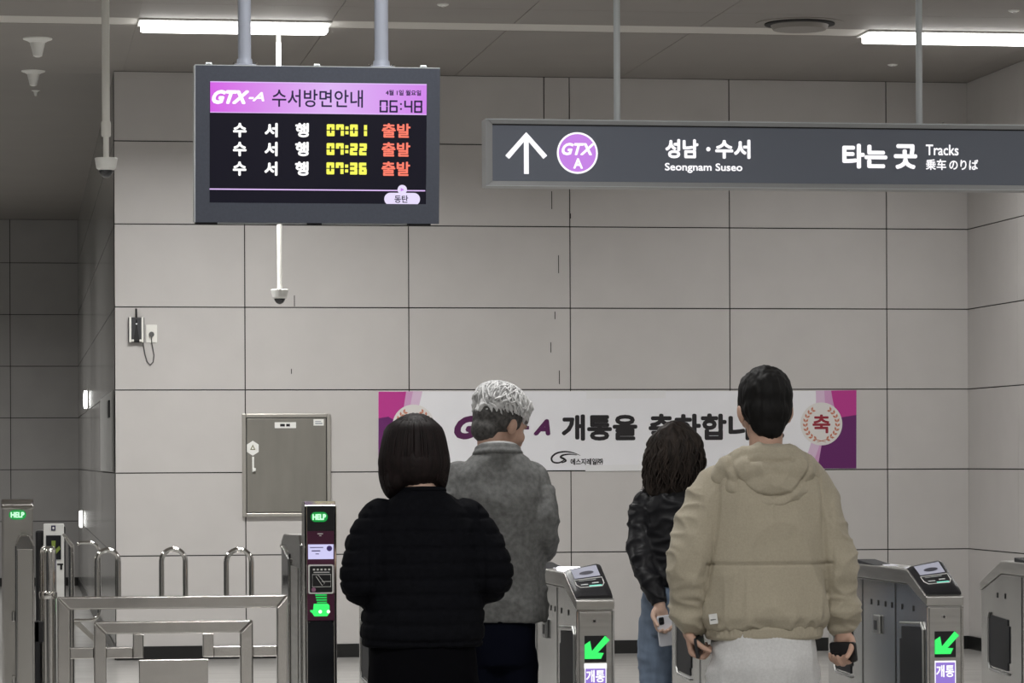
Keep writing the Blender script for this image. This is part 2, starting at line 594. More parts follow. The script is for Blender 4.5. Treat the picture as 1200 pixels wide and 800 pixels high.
cx0, cz1 = bx0, bz1 - piv
cx1, cz0 = bx1, bz0 - piv
sx0, sz1 = BB(245.3, 95.5); sx1, sz0 = BB(500, 239)
mb = MB()                                  # bezel: a frame around the screen
mb.box(cx0, sx0, 0, 0.1, cz0, cz1); mb.box(sx1, cx1, 0, 0.1, cz0, cz1)
mb.box(sx0, sx1, 0, 0.1, sz1, cz1); mb.box(sx0, sx1, 0, 0.1, cz0, sz0)
mb.box(cx0 + 0.01, cx1 - 0.01, 0.012, 0.11, cz0 + 0.01, cz1 - 0.01)
housing = tilt(mb.build('housing', M_house, board))
MB().box(cx0 - 0.003, cx0, -0.001, 0.1, cz0, cz1).box(cx0, cx1, -0.001, 0.1, cz1, cz1 + 0.003).build('edge_trim', M_pole2, housing)
scr = tilt(MB().box(sx0, sx1, 0.006, 0.011, sz0, sz1).build('screen', M_screen, board))
# header with the purple glow of the display
hm = bpy.data.materials.new('lit_header'); hm.use_nodes = True
nt = hm.node_tree; pb = nt.nodes['Principled BSDF']
pb.inputs['Base Color'].default_value = (0.02, 0.02, 0.02, 1)
tc = nt.nodes.new('ShaderNodeTexCoord'); sp = nt.nodes.new('ShaderNodeSeparateXYZ'); rp_ = nt.nodes.new('ShaderNodeValToRGB')
nt.links.new(tc.outputs['Generated'], sp.inputs[0]); nt.links.new(sp.outputs['X'], rp_.inputs[0])
e = rp_.color_ramp.elements
e[0].position = 0; e[0].color = (0.68, 0.10, 0.80, 1); e[1].position = 1; e[1].color = (0.66, 0.22, 0.86, 1)
q = rp_.color_ramp.elements.new(0.55); q.color = (0.74, 0.46, 0.93, 1)
nt.links.new(rp_.outputs[0], pb.inputs['Emission Color']); pb.inputs['Emission Strength'].default_value = 0.95
hx0, hz1 = BB(246, 95.5); hx1, hz0 = BB(500, 135)
MB().box(hx0, hx1, 0.0045, 0.0055, hz0, hz1).build('header_band', hm, scr)
MB().box(hx0, hx1, 0.004, 0.0045, hz1 - 0.004, hz1).box(hx0, hx1, 0.004, 0.0045, hz0, hz0 + 0.003).build('header_edge', M_lilac, scr)


def btext(name, s, m, x0, y0, x1, y1, bold=0.0, shear=0.0, dy=0.0035):
    a = BB(x0, y0); b = BB(x1, y1)
    return text(name, s, m, scr, a[0], b[0], b[1], a[1], dy, bold, shear)


btext('logo_text', 'GTX', M_wht, 248, 105.5, 292, 122.5, 0.07, 0.35)
btext('logo_text', '-A', M_wht, 291, 108, 309.5, 119, 0.05, 0.3)
btext('header_text', '수서방면안내', M_navy, 318.5, 104.5, 425, 126.5, 0.012)
btext('date_text', '4월 1일 월요일', M_navy, 451.5, 105.5, 493, 112.5, 0.03)
mb = MB()
a = BB(443.5, 117.5); b = BB(495.5, 132.5)
seven(mb, '06:48', a[0], b[0], b[1], a[1], 0.0035, 0.0068)
mb.build('clock_digits', M_navy, scr)
for zc in [(144, 161), (166, 183), (189, 205.8)]:
    for s, xa, xb in (('수', 273, 289), ('서', 310, 325.5), ('행', 346, 362)):
        btext('destination_text', s, M_wht, xa, zc[0], xb, zc[1], 0.045)
for s, (y0, y1) in zip(('07:01', '07:22', '07:36'), [(145.5, 160), (167.5, 182), (190, 204.5)]):
    mb = MB()
    a = BB(382, y0); b = BB(431, y1)
    seven(mb, s, a[0], b[0], b[1], a[1], 0.0035, 0.0122)
    mb.build('time_digits', M_yel, scr)
for (y0, y1) in [(144.5, 161.5), (166.5, 183.5), (189, 206)]:
    btext('status_text', '출발', M_red, 447.5, y0, 481, y1, 0.03)
a = BB(245.5, 220.5); b = BB(499, 224)
MB().box(a[0], b[0], 0.004, 0.0055, b[1], a[1]).build('route_line', M_lilac, scr)
M_bub = glow('lit_bubble', (0.80, 0.72, 0.96), 1.0)
a = BB(451, 225.5); b = BB(493, 240.5)
MB().prism(rrect(a[0], b[0], b[1], a[1], (a[1] - b[1]) * 0.49), 'y', 0.0032, 0.004).build('stop_bubble', M_bub, scr)
a = BB(472, 222)
MB().prism(disc_poly(a[0], a[1], 0.0185), 'y', 0.0028, 0.0032).build('stop_dot', M_bub, scr)
MB().prism([(a[0] - 0.006, a[1] - 0.007), (a[0] + 0.008, a[1]), (a[0] - 0.006, a[1] + 0.007)], 'y', 0.0022, 0.0027).build('stop_arrow', M_purple_lit, scr)
btext('stop_text', '동탄', M_navy, 463, 228.5, 479, 237.5, 0.02, dy=0.0026)
for px in (242.5, 370, 493):                # feet under the housing
    a = BB(px - 13 if px != 370 else px - 8, 258); b = BB(px + 13 if px != 370 else px + 8, 263.5)
    tilt(MB().box(a[0], b[0], 0.004, 0.06, cz0 - 0.009, cz0 + 0.001).build('rubber_foot', M_matblack, board, bevel=0.002))
tilt(MB().box(cx0 + 0.05, cx1 - 0.05, 0.06, 0.1, cz0 - 0.006, cz0).build('bottom_rail', M_pole2, board))
for px, w in ((287.5, 0.0255), (448.5, 0.0275)):
    x, _ = B(px, 40)
    pz = bz1 + 0.004
    p = MB().lathe([(w, pz), (w, 0)], c=(x, 0.05, 0), n=28).build('pole', M_pole, board, smooth=True)
    MB().lathe([(w * 2.0, pz - 0.004), (w * 2.0, pz + 0.006), (w * 1.25, pz + 0.01), (w * 1.15, pz + 0.03)], c=(x, 0.05, 0), n=28).build('pole_bracket', M_pole, p, smooth=True)
    MB().lathe([(w * 2.0, -0.01), (w * 2.0, 0.0)], c=(x, 0.05, 0), n=28).build('ceiling_flange', M_pole, p, smooth=True)
    for dx in (-1.6, 1.6):
        MB().lathe([(0.007, pz), (0.007, pz + 0.012), (0.004, pz + 0.015)], c=(x + dx * w, 0.03, 0), n=12).build('bolt', M_chrome, p, smooth=True)
for px in (245, 372, 497):
    x, _ = B(px, 76)
    tilt(MB().tube([(x - 0.012, 0.05, cz1), (x - 0.010, 0.05, cz1 + 0.01), (x + 0.010, 0.05, cz1 + 0.01), (x + 0.012, 0.05, cz1)], 0.004, 8).build('lifting_eye', M_pole2, board))

# ------------------------------------------------------------------ direction sign
YS = 13.9
s0 = atY(569, 218, YS); s1 = atY(569, 138.5, YS)
sc = atY(904, 180, YS)
sign = thing('direction_sign', 'long hanging dark grey direction sign with white arrow and station names', 'direction sign', (sc.x, YS, CEIL))


def G(px, py):
    p = atY(px, py, YS)
    return p.x - sc.x, p.z - CEIL


gx0, gz1 = G(569, 138.5); _, gz0 = G(569, 218); gx1 = G(1239, 150)[0]
fx0, fz1 = G(577.5, 145); _, fz0 = G(577.5, 211.5); fx1 = gx1 - (fx0 - gx0)
# picture frame with bevelled rails
mb = MB()
for (A, Bq, Cq, Dq) in [((gx0, gz0), (gx1, gz0), (fx1, fz0), (fx0, fz0)), ((gx1, gz0), (gx1, gz1), (fx1, fz1), (fx1, fz0)),
                        ((gx1, gz1), (gx0, gz1), (fx0, fz1), (fx1, fz1)), ((gx0, gz1), (gx0, gz0), (fx0, fz0), (fx0, fz1))]:
    vs = [(A[0], 0, A[1]), (Bq[0], 0, Bq[1]), (Cq[0], 0.008, Cq[1]), (Dq[0], 0.008, Dq[1]),
          (A[0], 0.12, A[1]), (Bq[0], 0.12, Bq[1]), (Cq[0], 0.12, Cq[1]), (Dq[0], 0.12, Dq[1])]
    mb.add(vs, [(0, 1, 2, 3), (7, 6, 5, 4), (0, 4, 5, 1), (1, 5, 6, 2), (2, 6, 7, 3), (3, 7, 4, 0)])
fr = mb.build('frame', M_signframe, sign, bevel=0.002)
MB().box(gx0, gx1, -0.0015, 0.001, gz1 - 0.006, gz1 - 0.001).box(gx0, gx1, -0.0015, 0.001, gz0 + 0.001, gz0 + 0.004).build('frame_edge', M_pole2, fr)
MB().box(fx0 - 0.001, fx1 + 0.001, 0.005, 0.0075, fz1 - 0.004, fz1 + 0.001).build('shadow_gap', M_matblack, fr)
face = MB().box(fx0, fx1, 0.009, 0.1, fz0, fz1).build('sign_panel', M_signface, sign)
fy = 0.0082


def gtext(name, s, m, x0, y0, x1, y1, bold=0.0, shear=0.0, dy=fy):
    a = G(x0, y0); b = G(x1, y1)
    return text(name, s, m, face, a[0], b[0], b[1], a[1], dy, bold, shear)


mb = MB()                                   # the arrow
tip = G(617, 154.5); l = G(592.5, 182); rr = G(641.5, 182); st = G(617, 203.5)
w = 0.0105
mb.prism([(tip[0] - w, tip[1] - 0.03), (tip[0] + w, tip[1] - 0.03), (tip[0] + w, st[1]), (tip[0] - w, st[1])], 'y', fy - 0.0008, fy)
for sgn, e_ in ((-1, l), (1, rr)):
    dvx, dvz = e_[0] - tip[0], e_[1] - tip[1]
    L_ = math.hypot(dvx, dvz); nx, nz = -dvz / L_ * 0.022, dvx / L_ * 0.022
    if nz > 0:
        nx, nz = -nx, -nz
    mb.prism([tip, e_, (e_[0] + nx, e_[1] + nz), (tip[0], tip[1] - 0.03)], 'y', fy - 0.0008, fy)
mb.build('arrow', M_wht2, face)
cc = G(677, 179)
rad = 0.5 * (G(701, 179)[0] - G(653, 179)[0])
MB().prism(disc_poly(*cc, rad), 'y', fy - 0.0004, fy).build('line_emblem_ring', M_wht2, face)
em = MB().prism(disc_poly(*cc, rad * 0.91), 'y', fy - 0.0010, fy - 0.0004).build('line_emblem', M_purple_lit, face)
gtext('emblem_text', 'GTX', M_wht2, 658.5, 167, 697.5, 182, 0.05, 0.3, fy - 0.0014)
gtext('emblem_text', 'A', M_wht2, 672, 185, 683.5, 197.5, 0.05, 0, fy - 0.0014)
gtext('station_name', '성남', M_wht2, 780, 162.5, 819, 185.5, 0.04)
d0 = G(830.5, 174.5)
MB().prism(disc_poly(*d0, 0.0095, n=16), 'y', fy - 0.0008, fy).build('dot', M_wht2, face)
gtext('station_name', '수서', M_wht2, 838.5, 163, 880, 186, 0.04)
gtext('latin_name', 'Seongnam Suseo', M_wht2, 779.5, 190.5, 870.5, 203, 0.025)
gtext('platform_text', '타는', M_wht2, 987.5, 168, 1040.5, 197.5, 0.045)
gtext('platform_text', '곳', M_wht2, 1048, 168.5, 1075.5, 198, 0.045)
gtext('tracks_text', 'Tracks', M_wht2, 1085.5, 169, 1124, 182, 0.02)
gtext('tracks_text', '乗车', M_wht2, 1085.5, 186, 1109.5, 199, 0.02)
gtext('tracks_text', 'のりば', M_wht2, 1113, 186.5, 1147, 199, 0.02)
for px in (726, 1081.5):
    x, _ = G(px, 100)
    p = MB().lathe([(0.0145, gz1 - 0.002), (0.0145, 0)], c=(x, 0.06, 0), n=24).build('pole', M_pole2, sign, smooth=True)
    MB().lathe([(0.035, -0.01), (0.035, 0)], c=(x, 0.06, 0), n=24).build('ceiling_flange', M_pole2, p, smooth=True)
x, _ = G(1110, 143)
MB().lathe([(0.004, gz1), (0.004, gz1 + 0.012)], c=(x, 0.06, 0), n=10).build('bolt', M_chrome, sign)

# ------------------------------------------------------------------ banner on the wall
M_ban = mat('banner_cloth', (0.80, 0.80, 0.83), rough=0.5, nscale=5, namt=0.015)
M_mag = mat('banner_magenta', (0.50, 0.035, 0.27), rough=0.5)
M_pur = mat('banner_purple', (0.13, 0.012, 0.13), rough=0.5)
M_pnk = mat('banner_pink', (0.62, 0.33, 0.56), rough=0.5)
M_pnk2 = mat('banner_pale_pink', (0.68, 0.50, 0.66), rough=0.5)
M_tape = mat('clear_tape', (0.78, 0.78, 0.79), rough=0.3)
M_logo = mat('banner_plum', (0.085, 0.008, 0.075), rough=0.5)
M_crim = mat('wreath_crimson', (0.30, 0.015, 0.035), rough=0.5)
M_leaf = mat('wreath_coral', (0.55, 0.20, 0.12), rough=0.5)
M_disc = mat('banner_disc', (0.72, 0.70, 0.68), rough=0.5)
n0 = atY(443, 458.5, D); n1 = atY(1004, 549, D)
ban = thing('banner', 'long white celebration banner with magenta corners taped across the wall panels', 'banner', (n0.x, D - 0.0005, n1.z))


def N(px, py):
    p = atY(px, py, D - 0.004)
    return p.x - n0.x, p.z - n1.z


W_, H_ = N(1004, 549)[0], N(443, 458.5)[1]
cloth = MB().box(0, W_, -0.0035, 0, 0, H_).build('cloth', M_ban, ban)
by = -0.0037


def nflat(name, pts, m, k=0, par=None):
    return MB().prism([N(*p) for p in pts], 'y', by - 0.0003 * (k + 1), by - 0.0003 * k).build(name, m, par or cloth)


def curve_pts(p0, p1, bend, n=8):
    out = []
    for i in range(n + 1):
        t_ = i / n
        out.append((p0[0] + (p1[0] - p0[0]) * t_ + bend * math.sin(math.pi * t_), p0[1] + (p1[1] - p0[1]) * t_))
    return out


# right corner art
nflat('pale_pink_streak', curve_pts((956, 457.5), (940, 549), 6) + [(957, 549)] + curve_pts((957, 549), (975, 457.5), 6)[1:], M_pnk2, 0)
nflat('pink_streak', curve_pts((966, 457.5), (950, 549), 7) + [(962, 549)] + curve_pts((962, 549), (977, 457.5), 8)[1:], M_pnk, 1)
nflat('magenta_corner', [(974, 457.5)] + curve_pts((974, 457.5), (986, 497), -2)[1:] + [(1003.6, 497), (1003.6, 457)], M_mag, 2)
nflat('purple_corner', [(958, 548.8), (963, 520), (972, 500), (985, 489), (1003.6, 486), (1003.6, 548.7)], M_pur, 3)
# left corner art
nflat('pale_pink_streak', [(474, 458.5), (495, 458.5), (490, 480), (478, 520), (470, 552), (452, 552), (462, 500)], M_pnk2, 0)
nflat('pink_streak', [(473, 458.5), (484, 458.5), (476, 500), (462, 552), (450, 552), (466, 490)], M_pnk, 1)
nflat('magenta_corner', [(443.4, 458.7), (476, 458.7), (471, 490), (443.4, 495)], M_mag, 2)
nflat('purple_corner', [(443.4, 490), (455, 488), (465, 494), (464, 515), (457, 552.4), (443.4, 552.4)], M_pur, 3)
# tape along the upper and lower edge
nflat('tape', [(687, 458), (780, 457.5), (780, 466.5), (687, 467)], M_tape, 0)
nflat('tape', [(686, 545), (752, 544), (752, 551.5), (686, 552)], M_tape, 0)


def wreath(cx, cy):
    a = N(cx, cy); rad_ = N(cx + 24.5, cy)[0] - a[0]
    dsc = MB().prism(disc_poly(*a, rad_), 'y', by - 0.0018, by - 0.0014).build('wreath_disc', M_disc, cloth)
    mb = MB()
    for sgn in (-1, 1):
        for k in range(9):
            ang = math.radians(-72 + k * 15.5)
            rr_ = rad_ * 0.76
            px, pz = a[0] + sgn * rr_ * math.cos(ang), a[1] + rr_ * math.sin(ang)
            for s2 in (-1, 1):
                dr = ang + math.pi / 2 + s2 * 0.6
                dx, dz = sgn * math.cos(dr), math.sin(dr)
                L_ = rad_ * 0.21
                nx, nz = -dz, dx
                mb.prism([(px, pz), (px + dx * L_ * 0.5 + nx * L_ * 0.26, pz + dz * L_ * 0.5 + nz * L_ * 0.26), (px + dx * L_, pz + dz * L_),
                          (px + dx * L_ * 0.5 - nx * L_ * 0.26, pz + dz * L_ * 0.5 - nz * L_ * 0.26)], 'y', by - 0.0022, by - 0.0018)
        # crossing stems
        mb.prism([(a[0] - sgn * rad_ * 0.22, a[1] - rad_ * 0.86), (a[0] - sgn * rad_ * 0.2, a[1] - rad_ * 0.83), (a[0] + sgn * rad_ * 0.3, a[1] - rad_ * 0.70), (a[0] + sgn * rad_ * 0.3, a[1] - rad_ * 0.74)], 'y', by - 0.0022, by - 0.0018)
    mb.build('laurel_leaves', M_leaf, dsc)
    b_ = N(cx - 10.5, cy - 11); c_ = N(cx + 10.5, cy + 11)
    text('wreath_text', '축', M_crim, dsc, b_[0], c_[0], c_[1], b_[1], by - 0.0022, 0.03)


wreath(962.5, 496.5)
wreath(484.5, 498.5)


def ntext(name, s, m, x0, y0, x1, y1, bold=0.0, shear=0.0):
    a = N(x0, y0); b = N(x1, y1)
    return text(name, s, m, cloth, a[0], b[0], b[1], a[1], by - 0.0008, bold, shear)


ntext('banner_logo', 'GTX', M_logo, 532, 487, 610, 514.5, 0.075, 0.35)
ntext('banner_logo', '-', M_logo, 611.5, 499, 620, 503, 0.1, 0)
ntext('banner_logo', 'A', M_logo, 625, 491, 645, 510, 0.08, 0.35)
ntext('banner_text', '개통을', M_ink, 658, 485.5, 747, 516, 0.042)
ntext('banner_text', '축하합니다.', M_ink, 760, 484.5, 919, 515.5, 0.042)
ntext('company_text', '에스지레일㈜', M_ink, 668.5, 537, 706.5, 544.5, 0.03)
mb = MB()                                   # swoosh emblem left of the company name


def swoosh(pts, ws):
    P_, W2 = [], []
    for i in range(len(pts) - 1):
        p0, p1, p2, p3 = pts[max(i - 1, 0)], pts[i], pts[i + 1], pts[min(i + 2, len(pts) - 1)]
        for k in range(6):
            t = k / 6
            P_.append(tuple(0.5 * (2 * p1[c] + (p2[c] - p0[c]) * t + (2 * p0[c] - 5 * p1[c] + 4 * p2[c] - p3[c]) * t * t + (3 * p1[c] - p0[c] - 3 * p2[c] + p3[c]) * t ** 3) for c in (0, 1)))
            W2.append(ws[i] * (1 - t) + ws[i + 1] * t)
    pts, ws = P_ + [pts[-1]], W2 + [ws[-1]]
    L_ = []; R_ = []
    for i, p in enumerate(pts):
        a = pts[max(0, i - 1)]; b = pts[min(len(pts) - 1, i + 1)]
        dx, dy = b[0] - a[0], b[1] - a[1]; l_ = math.hypot(dx, dy) or 1
        L_.append((p[0] - dy / l_ * ws[i], p[1] + dx / l_ * ws[i])); R_.append((p[0] + dy / l_ * ws[i], p[1] - dx / l_ * ws[i]))
    for i in range(len(pts) - 1):
        mb.prism([N(*L_[i]), N(*L_[i + 1]), N(*R_[i + 1]), N(*R_[i])], 'y', by - 0.0008, by - 0.0004)


swoosh([(680, 533.5), (672, 530.5), (662, 529), (652, 531), (646.5, 536), (648, 541), (655, 542), (661, 539)], [0.2, 0.6, 0.9, 1.0, 1.1, 1.0, 0.9, 0.6])
swoosh([(676, 533), (668, 532), (660, 533), (657, 535.5), (661, 537.5), (663, 540), (658, 542.2)], [0.3, 0.7, 1.0, 1.2, 1.2, 1.0, 0.4])
mb.build('company_emblem', M_ink, cloth)

# ------------------------------------------------------------------ electrical cabinet in the wall
M_cabf = mat('cabinet_frame', (0.50, 0.48, 0.44), rough=0.35, metal=0.6)
M_cabd = mat('cabinet_door', (0.235, 0.225, 0.20), rough=0.38, metal=0.25, nscale=2, namt=0.06, stretch=(5, 1, 1))
k0 = atY(284, 605.5, D); k1 = atY(387, 484.5, D)
cab = thing('electrical_cabinet', 'grey metal electrical cabinet set in the wall left of the banner', 'cabinet', (k0.x, D, k0.z))


def K(px, py):
    p = atY(px, py, D - 0.03)
    return p.x - k0.x, p.z - k0.z


w_, h_ = k1.x - k0.x, k1.z - k0.z
fw = 0.028
mb = MB()
mb.box(0, fw, -0.03, 0, 0, h_).box(w_ - fw, w_, -0.03, 0, 0, h_).box(fw, w_ - fw, -0.03, 0, 0, fw).box(fw, w_ - fw, -0.03, 0, h_ - fw, h_)
mb.build('frame', M_cabf, cab, bevel=0.005)
MB().box(fw - 0.001, w_ - fw + 0.001, -0.006, 0, fw - 0.001, h_ - fw + 0.001).build('frame_gap', M_matblack, cab)
door = MB().box(fw + 0.006, w_ - fw - 0.006, -0.022, -0.006, fw + 0.006, h_ - fw - 0.006).build('door', M_cabd, cab, bevel=0.002)
a = K(322, 501.5); b = K(347, 494.5)
pl = MB().box(a[0], b[0], -0.0245, -0.022, a[1], b[1]).build('name_plate', M_white, door)
MB().box(a[0] + 0.04, a[0] + 0.075, -0.025, -0.0245, a[1] + 0.012, b[1] - 0.012).box(a[0] + 0.085, b[0] - 0.045, -0.025, -0.0245, a[1] + 0.012, b[1] - 0.012).build('plate_marks', M_ink, pl)
a = K(367.5, 498.5); b = K(379.5, 491)
st_ = MB().box(a[0], b[0], -0.0245, -0.022, a[1], b[1]).build('sticker', M_white, door)
MB().box(a[0] + 0.012, b[0] - 0.01, -0.025, -0.0245, a[1] + 0.012, a[1] + 0.02).box(a[0] + 0.012, b[0] - 0.02, -0.025, -0.0245, a[1] + 0.028, a[1] + 0.034).build('sticker_marks', mat('pale_ink', (0.3, 0.32, 0.36), 0.5), st_)
a = K(296.3, 525); rx = 0.05
hx = [(a[0] + rx * math.sin(math.radians(60 * i)), a[1] + rx * 1.1 * math.cos(math.radians(60 * i))) for i in range(6)]
hexo = MB().prism(hx, 'y', -0.0245, -0.022).build('hexagon_label', M_white, door)
MB().prism([(a[0] - 0.02, a[1] - 0.012), (a[0] + 0.02, a[1] - 0.012), (a[0], a[1] + 0.028)], 'y', -0.0252, -0.0245).build('warning_triangle', mat('olive_ink', (0.20, 0.19, 0.10), 0.5), hexo)
MB().prism([(a[0] - 0.009, a[1] - 0.006), (a[0] + 0.009, a[1] - 0.006), (a[0], a[1] + 0.014)], 'y', -0.0258, -0.0252).build('warning_centre', M_white, hexo)
a = K(296.6, 535); b = K(296.6, 553)
hd = MB().box(a[0] - 0.007, a[0] + 0.007, -0.036, -0.022, b[1], a[1]).build('handle', M_white, door, bevel=0.003)
MB().box(a[0] - 0.004, a[0] + 0.02, -0.042, -0.03, b[1] + 0.005, b[1] + 0.03).build('lever', M_white, hd, bevel=0.004)

# ------------------------------------------------------------------ wall charger, outlet
c0 = atY(150.3, 401.3, D); c1 = atY(169, 372, D)
ch = thing('wall_box', 'small black wall-mounted box with cream frame near the left wall corner', 'wall device', (c0.x, D, c0.z))
w_, h_ = c1.x - c0.x, c1.z - c0.z
MB().box(0, w_, -0.035, 0, 0, h_).build('case', M_black, ch, bevel=0.004)
MB().box(0.006, 0.022, -0.04, -0.034, 0.0, h_ + 0.004).box(w_ - 0.022, w_ - 0.006, -0.04, -0.034, 0.0, h_ + 0.004).build('side_rails', M_cream, ch, bevel=0.002)
MB().box(0.022, w_ - 0.022, -0.044, -0.035, 0.012, h_ - 0.004).build('front_plate', mat('charcoal', (0.045, 0.045, 0.05), 0.45), ch, bevel=0.003)
MB().prism([(w_ * 0.32, 0.02), (w_ * 0.68, 0.02), (w_ * 0.54, h_ * 0.68), (w_ * 0.46, h_ * 0.68)], 'y', -0.052, -0.044).build('black_wedge', M_matblack, ch)
MB().tube([(w_ * 0.5, -0.048, h_ * 0.7), (w_ * 0.5, -0.03, h_ + 0.01), (w_ * 0.5, -0.012, h_ + 0.035), (w_ * 0.5, -0.01, atY(159, 361.5, D).z - c0.z)], 0.0075, 8).build('power_cable', M_black, ch, smooth=True)
MB().lathe([(0.006, -0.0), (0.006, 0.006)], c=(w_ * 0.5, -0.05, h_ * 0.72), n=10).build('indicator', M_wht, ch)
for f_ in (0.17, 0.68):
    MB().box(w_ * f_, w_ * (f_ + 0.17), -0.056, -0.044, 0.004, 0.022).build('clip', M_cream, ch, bevel=0.003)

p0 = atY(171, 401.5, D); p1 = atY(184, 380.5, D)
out = thing('wall_outlet', 'cream wall socket with a dark plug to the right of the small black box', 'outlet', (p0.x, D, p0.z))
w2, h2 = p1.x - p0.x, p1.z - p0.z
MB().box(0, w2, -0.008, 0, 0, h2).build('cover_plate', M_cream, out, bevel=0.003)
M_grey = mat('dark_grey_rubber', (0.10, 0.10, 0.10), rough=0.5)
cu = thing('power_cord', 'thin grey power cord with a dark plug looping below the wall socket', 'cord', (p0.x, D, p0.z))
ob = MB()
ob.tube([(w2 * 0.5, -0.008, h2 * 0.47), (w2 * 0.5, -0.03, h2 * 0.47)], [0.02, 0.017], 16)
ob.build('plug', M_grey, cu, smooth=True)
q0 = atY(177.5, 388, D); pts = []
for px, py, dy in ((177.3, 393, 0.03), (177.6, 400, 0.02), (179, 408, 0.012), (180.5, 416, 0.008), (179.5, 424, 0.008), (176, 427.5, 0.008), (172.5, 424, 0.008), (170, 416, 0.008), (168.6, 408, 0.012), (167.8, 402, 0.02)):
    p = atY(px, py, D)
    pts.append((p.x - p0.x, -dy, p.z - p0.z))
MB().tube(pts, 0.0042, 8).build('cable', M_grey, cu, smooth=True)

# panel with a handle on the stone wall by the corner, two glowing spots for reflections on the stone
a = atY(134, 460, D).z; b = atY(134, 556, D).z
hy = thing('hydrant_door', 'narrow pale panel with dark handle on the stone wall beside its front corner', 'wall cabinet', (XL - 0.002, D + 0.3, b + 0.02))
Mh = mat('pale_panel', (0.36, 0.36, 0.35), rough=0.3)
hh = a - b
MB().box(-0.018, 0, 0, 3.3, 0, hh).build('door', Mh, hy, bevel=0.004)
MB().box(-0.03, -0.018, 0.4, 0.75, hh * 0.68, hh * 0.9).build('handle', M_black, hy, bevel=0.003)
for px, py, lab in ((100.5, 468, 'upper of two small glowing stand-ins for reflections on the stone wall of the recess'), (95, 608, 'lower of two small glowing stand-ins for reflections on the stone wall of the recess')):
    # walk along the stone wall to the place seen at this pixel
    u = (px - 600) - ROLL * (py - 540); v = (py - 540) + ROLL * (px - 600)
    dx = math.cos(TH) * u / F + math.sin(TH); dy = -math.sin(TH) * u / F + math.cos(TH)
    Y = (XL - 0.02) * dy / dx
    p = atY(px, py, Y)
    t = thing('wall_glint', lab, 'painted reflection', (XL, Y, p.z), 'stand-ins for reflections on the stone wall')
    MB().box(-0.012, 0, -0.5, 0.5, -0.10, 0.10).build('glint_plate', M_brush, t, bevel=0.004)
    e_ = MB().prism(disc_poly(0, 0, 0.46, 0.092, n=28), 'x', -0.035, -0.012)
    e_.build('lens', glow('wall_glint_glow', (1, 1, 0.97), 5.0), t)  # glowing lens stands in for a bright reflection on the polished stone

# ------------------------------------------------------------------ ticket gates
YG = 11.1
GX = [atY(p, 720, YG).x for p in (469, 674.5, 880, 1085)]
GX.append(GX[3] + (GX[3] - GX[1]) / 2)
GW = atY(720, 720, YG).x - GX[1]
GL = 1.42
M_gside = mat('gate_side_steel', (0.50, 0.50, 0.49), rough=0.2, metal=1.0, nscale=1.2, namt=0.12, stretch=(2, 3, 0.8))
M_poster = glow('poster_purple', (0.32, 0.20, 0.72), 0.9)
M_pinklit = glow('poster_pink', (0.95, 0.25, 0.72), 1.0)
M_satinst = mat('satin_steel', (0.45, 0.45, 0.44), rough=0.45, metal=1.0)
M_dkpanel = mat('dark_side_panel', (0.022, 0.023, 0.027), rough=0.5, spec=0.25)
M_reader = mat('reader_black', (0.014, 0.014, 0.017), rough=0.28)
M_lcd = mat('reader_lcd', (0.30, 0.31, 0.36), rough=0.25, emit=(0.24, 0.24, 0.30), estr=0.6)


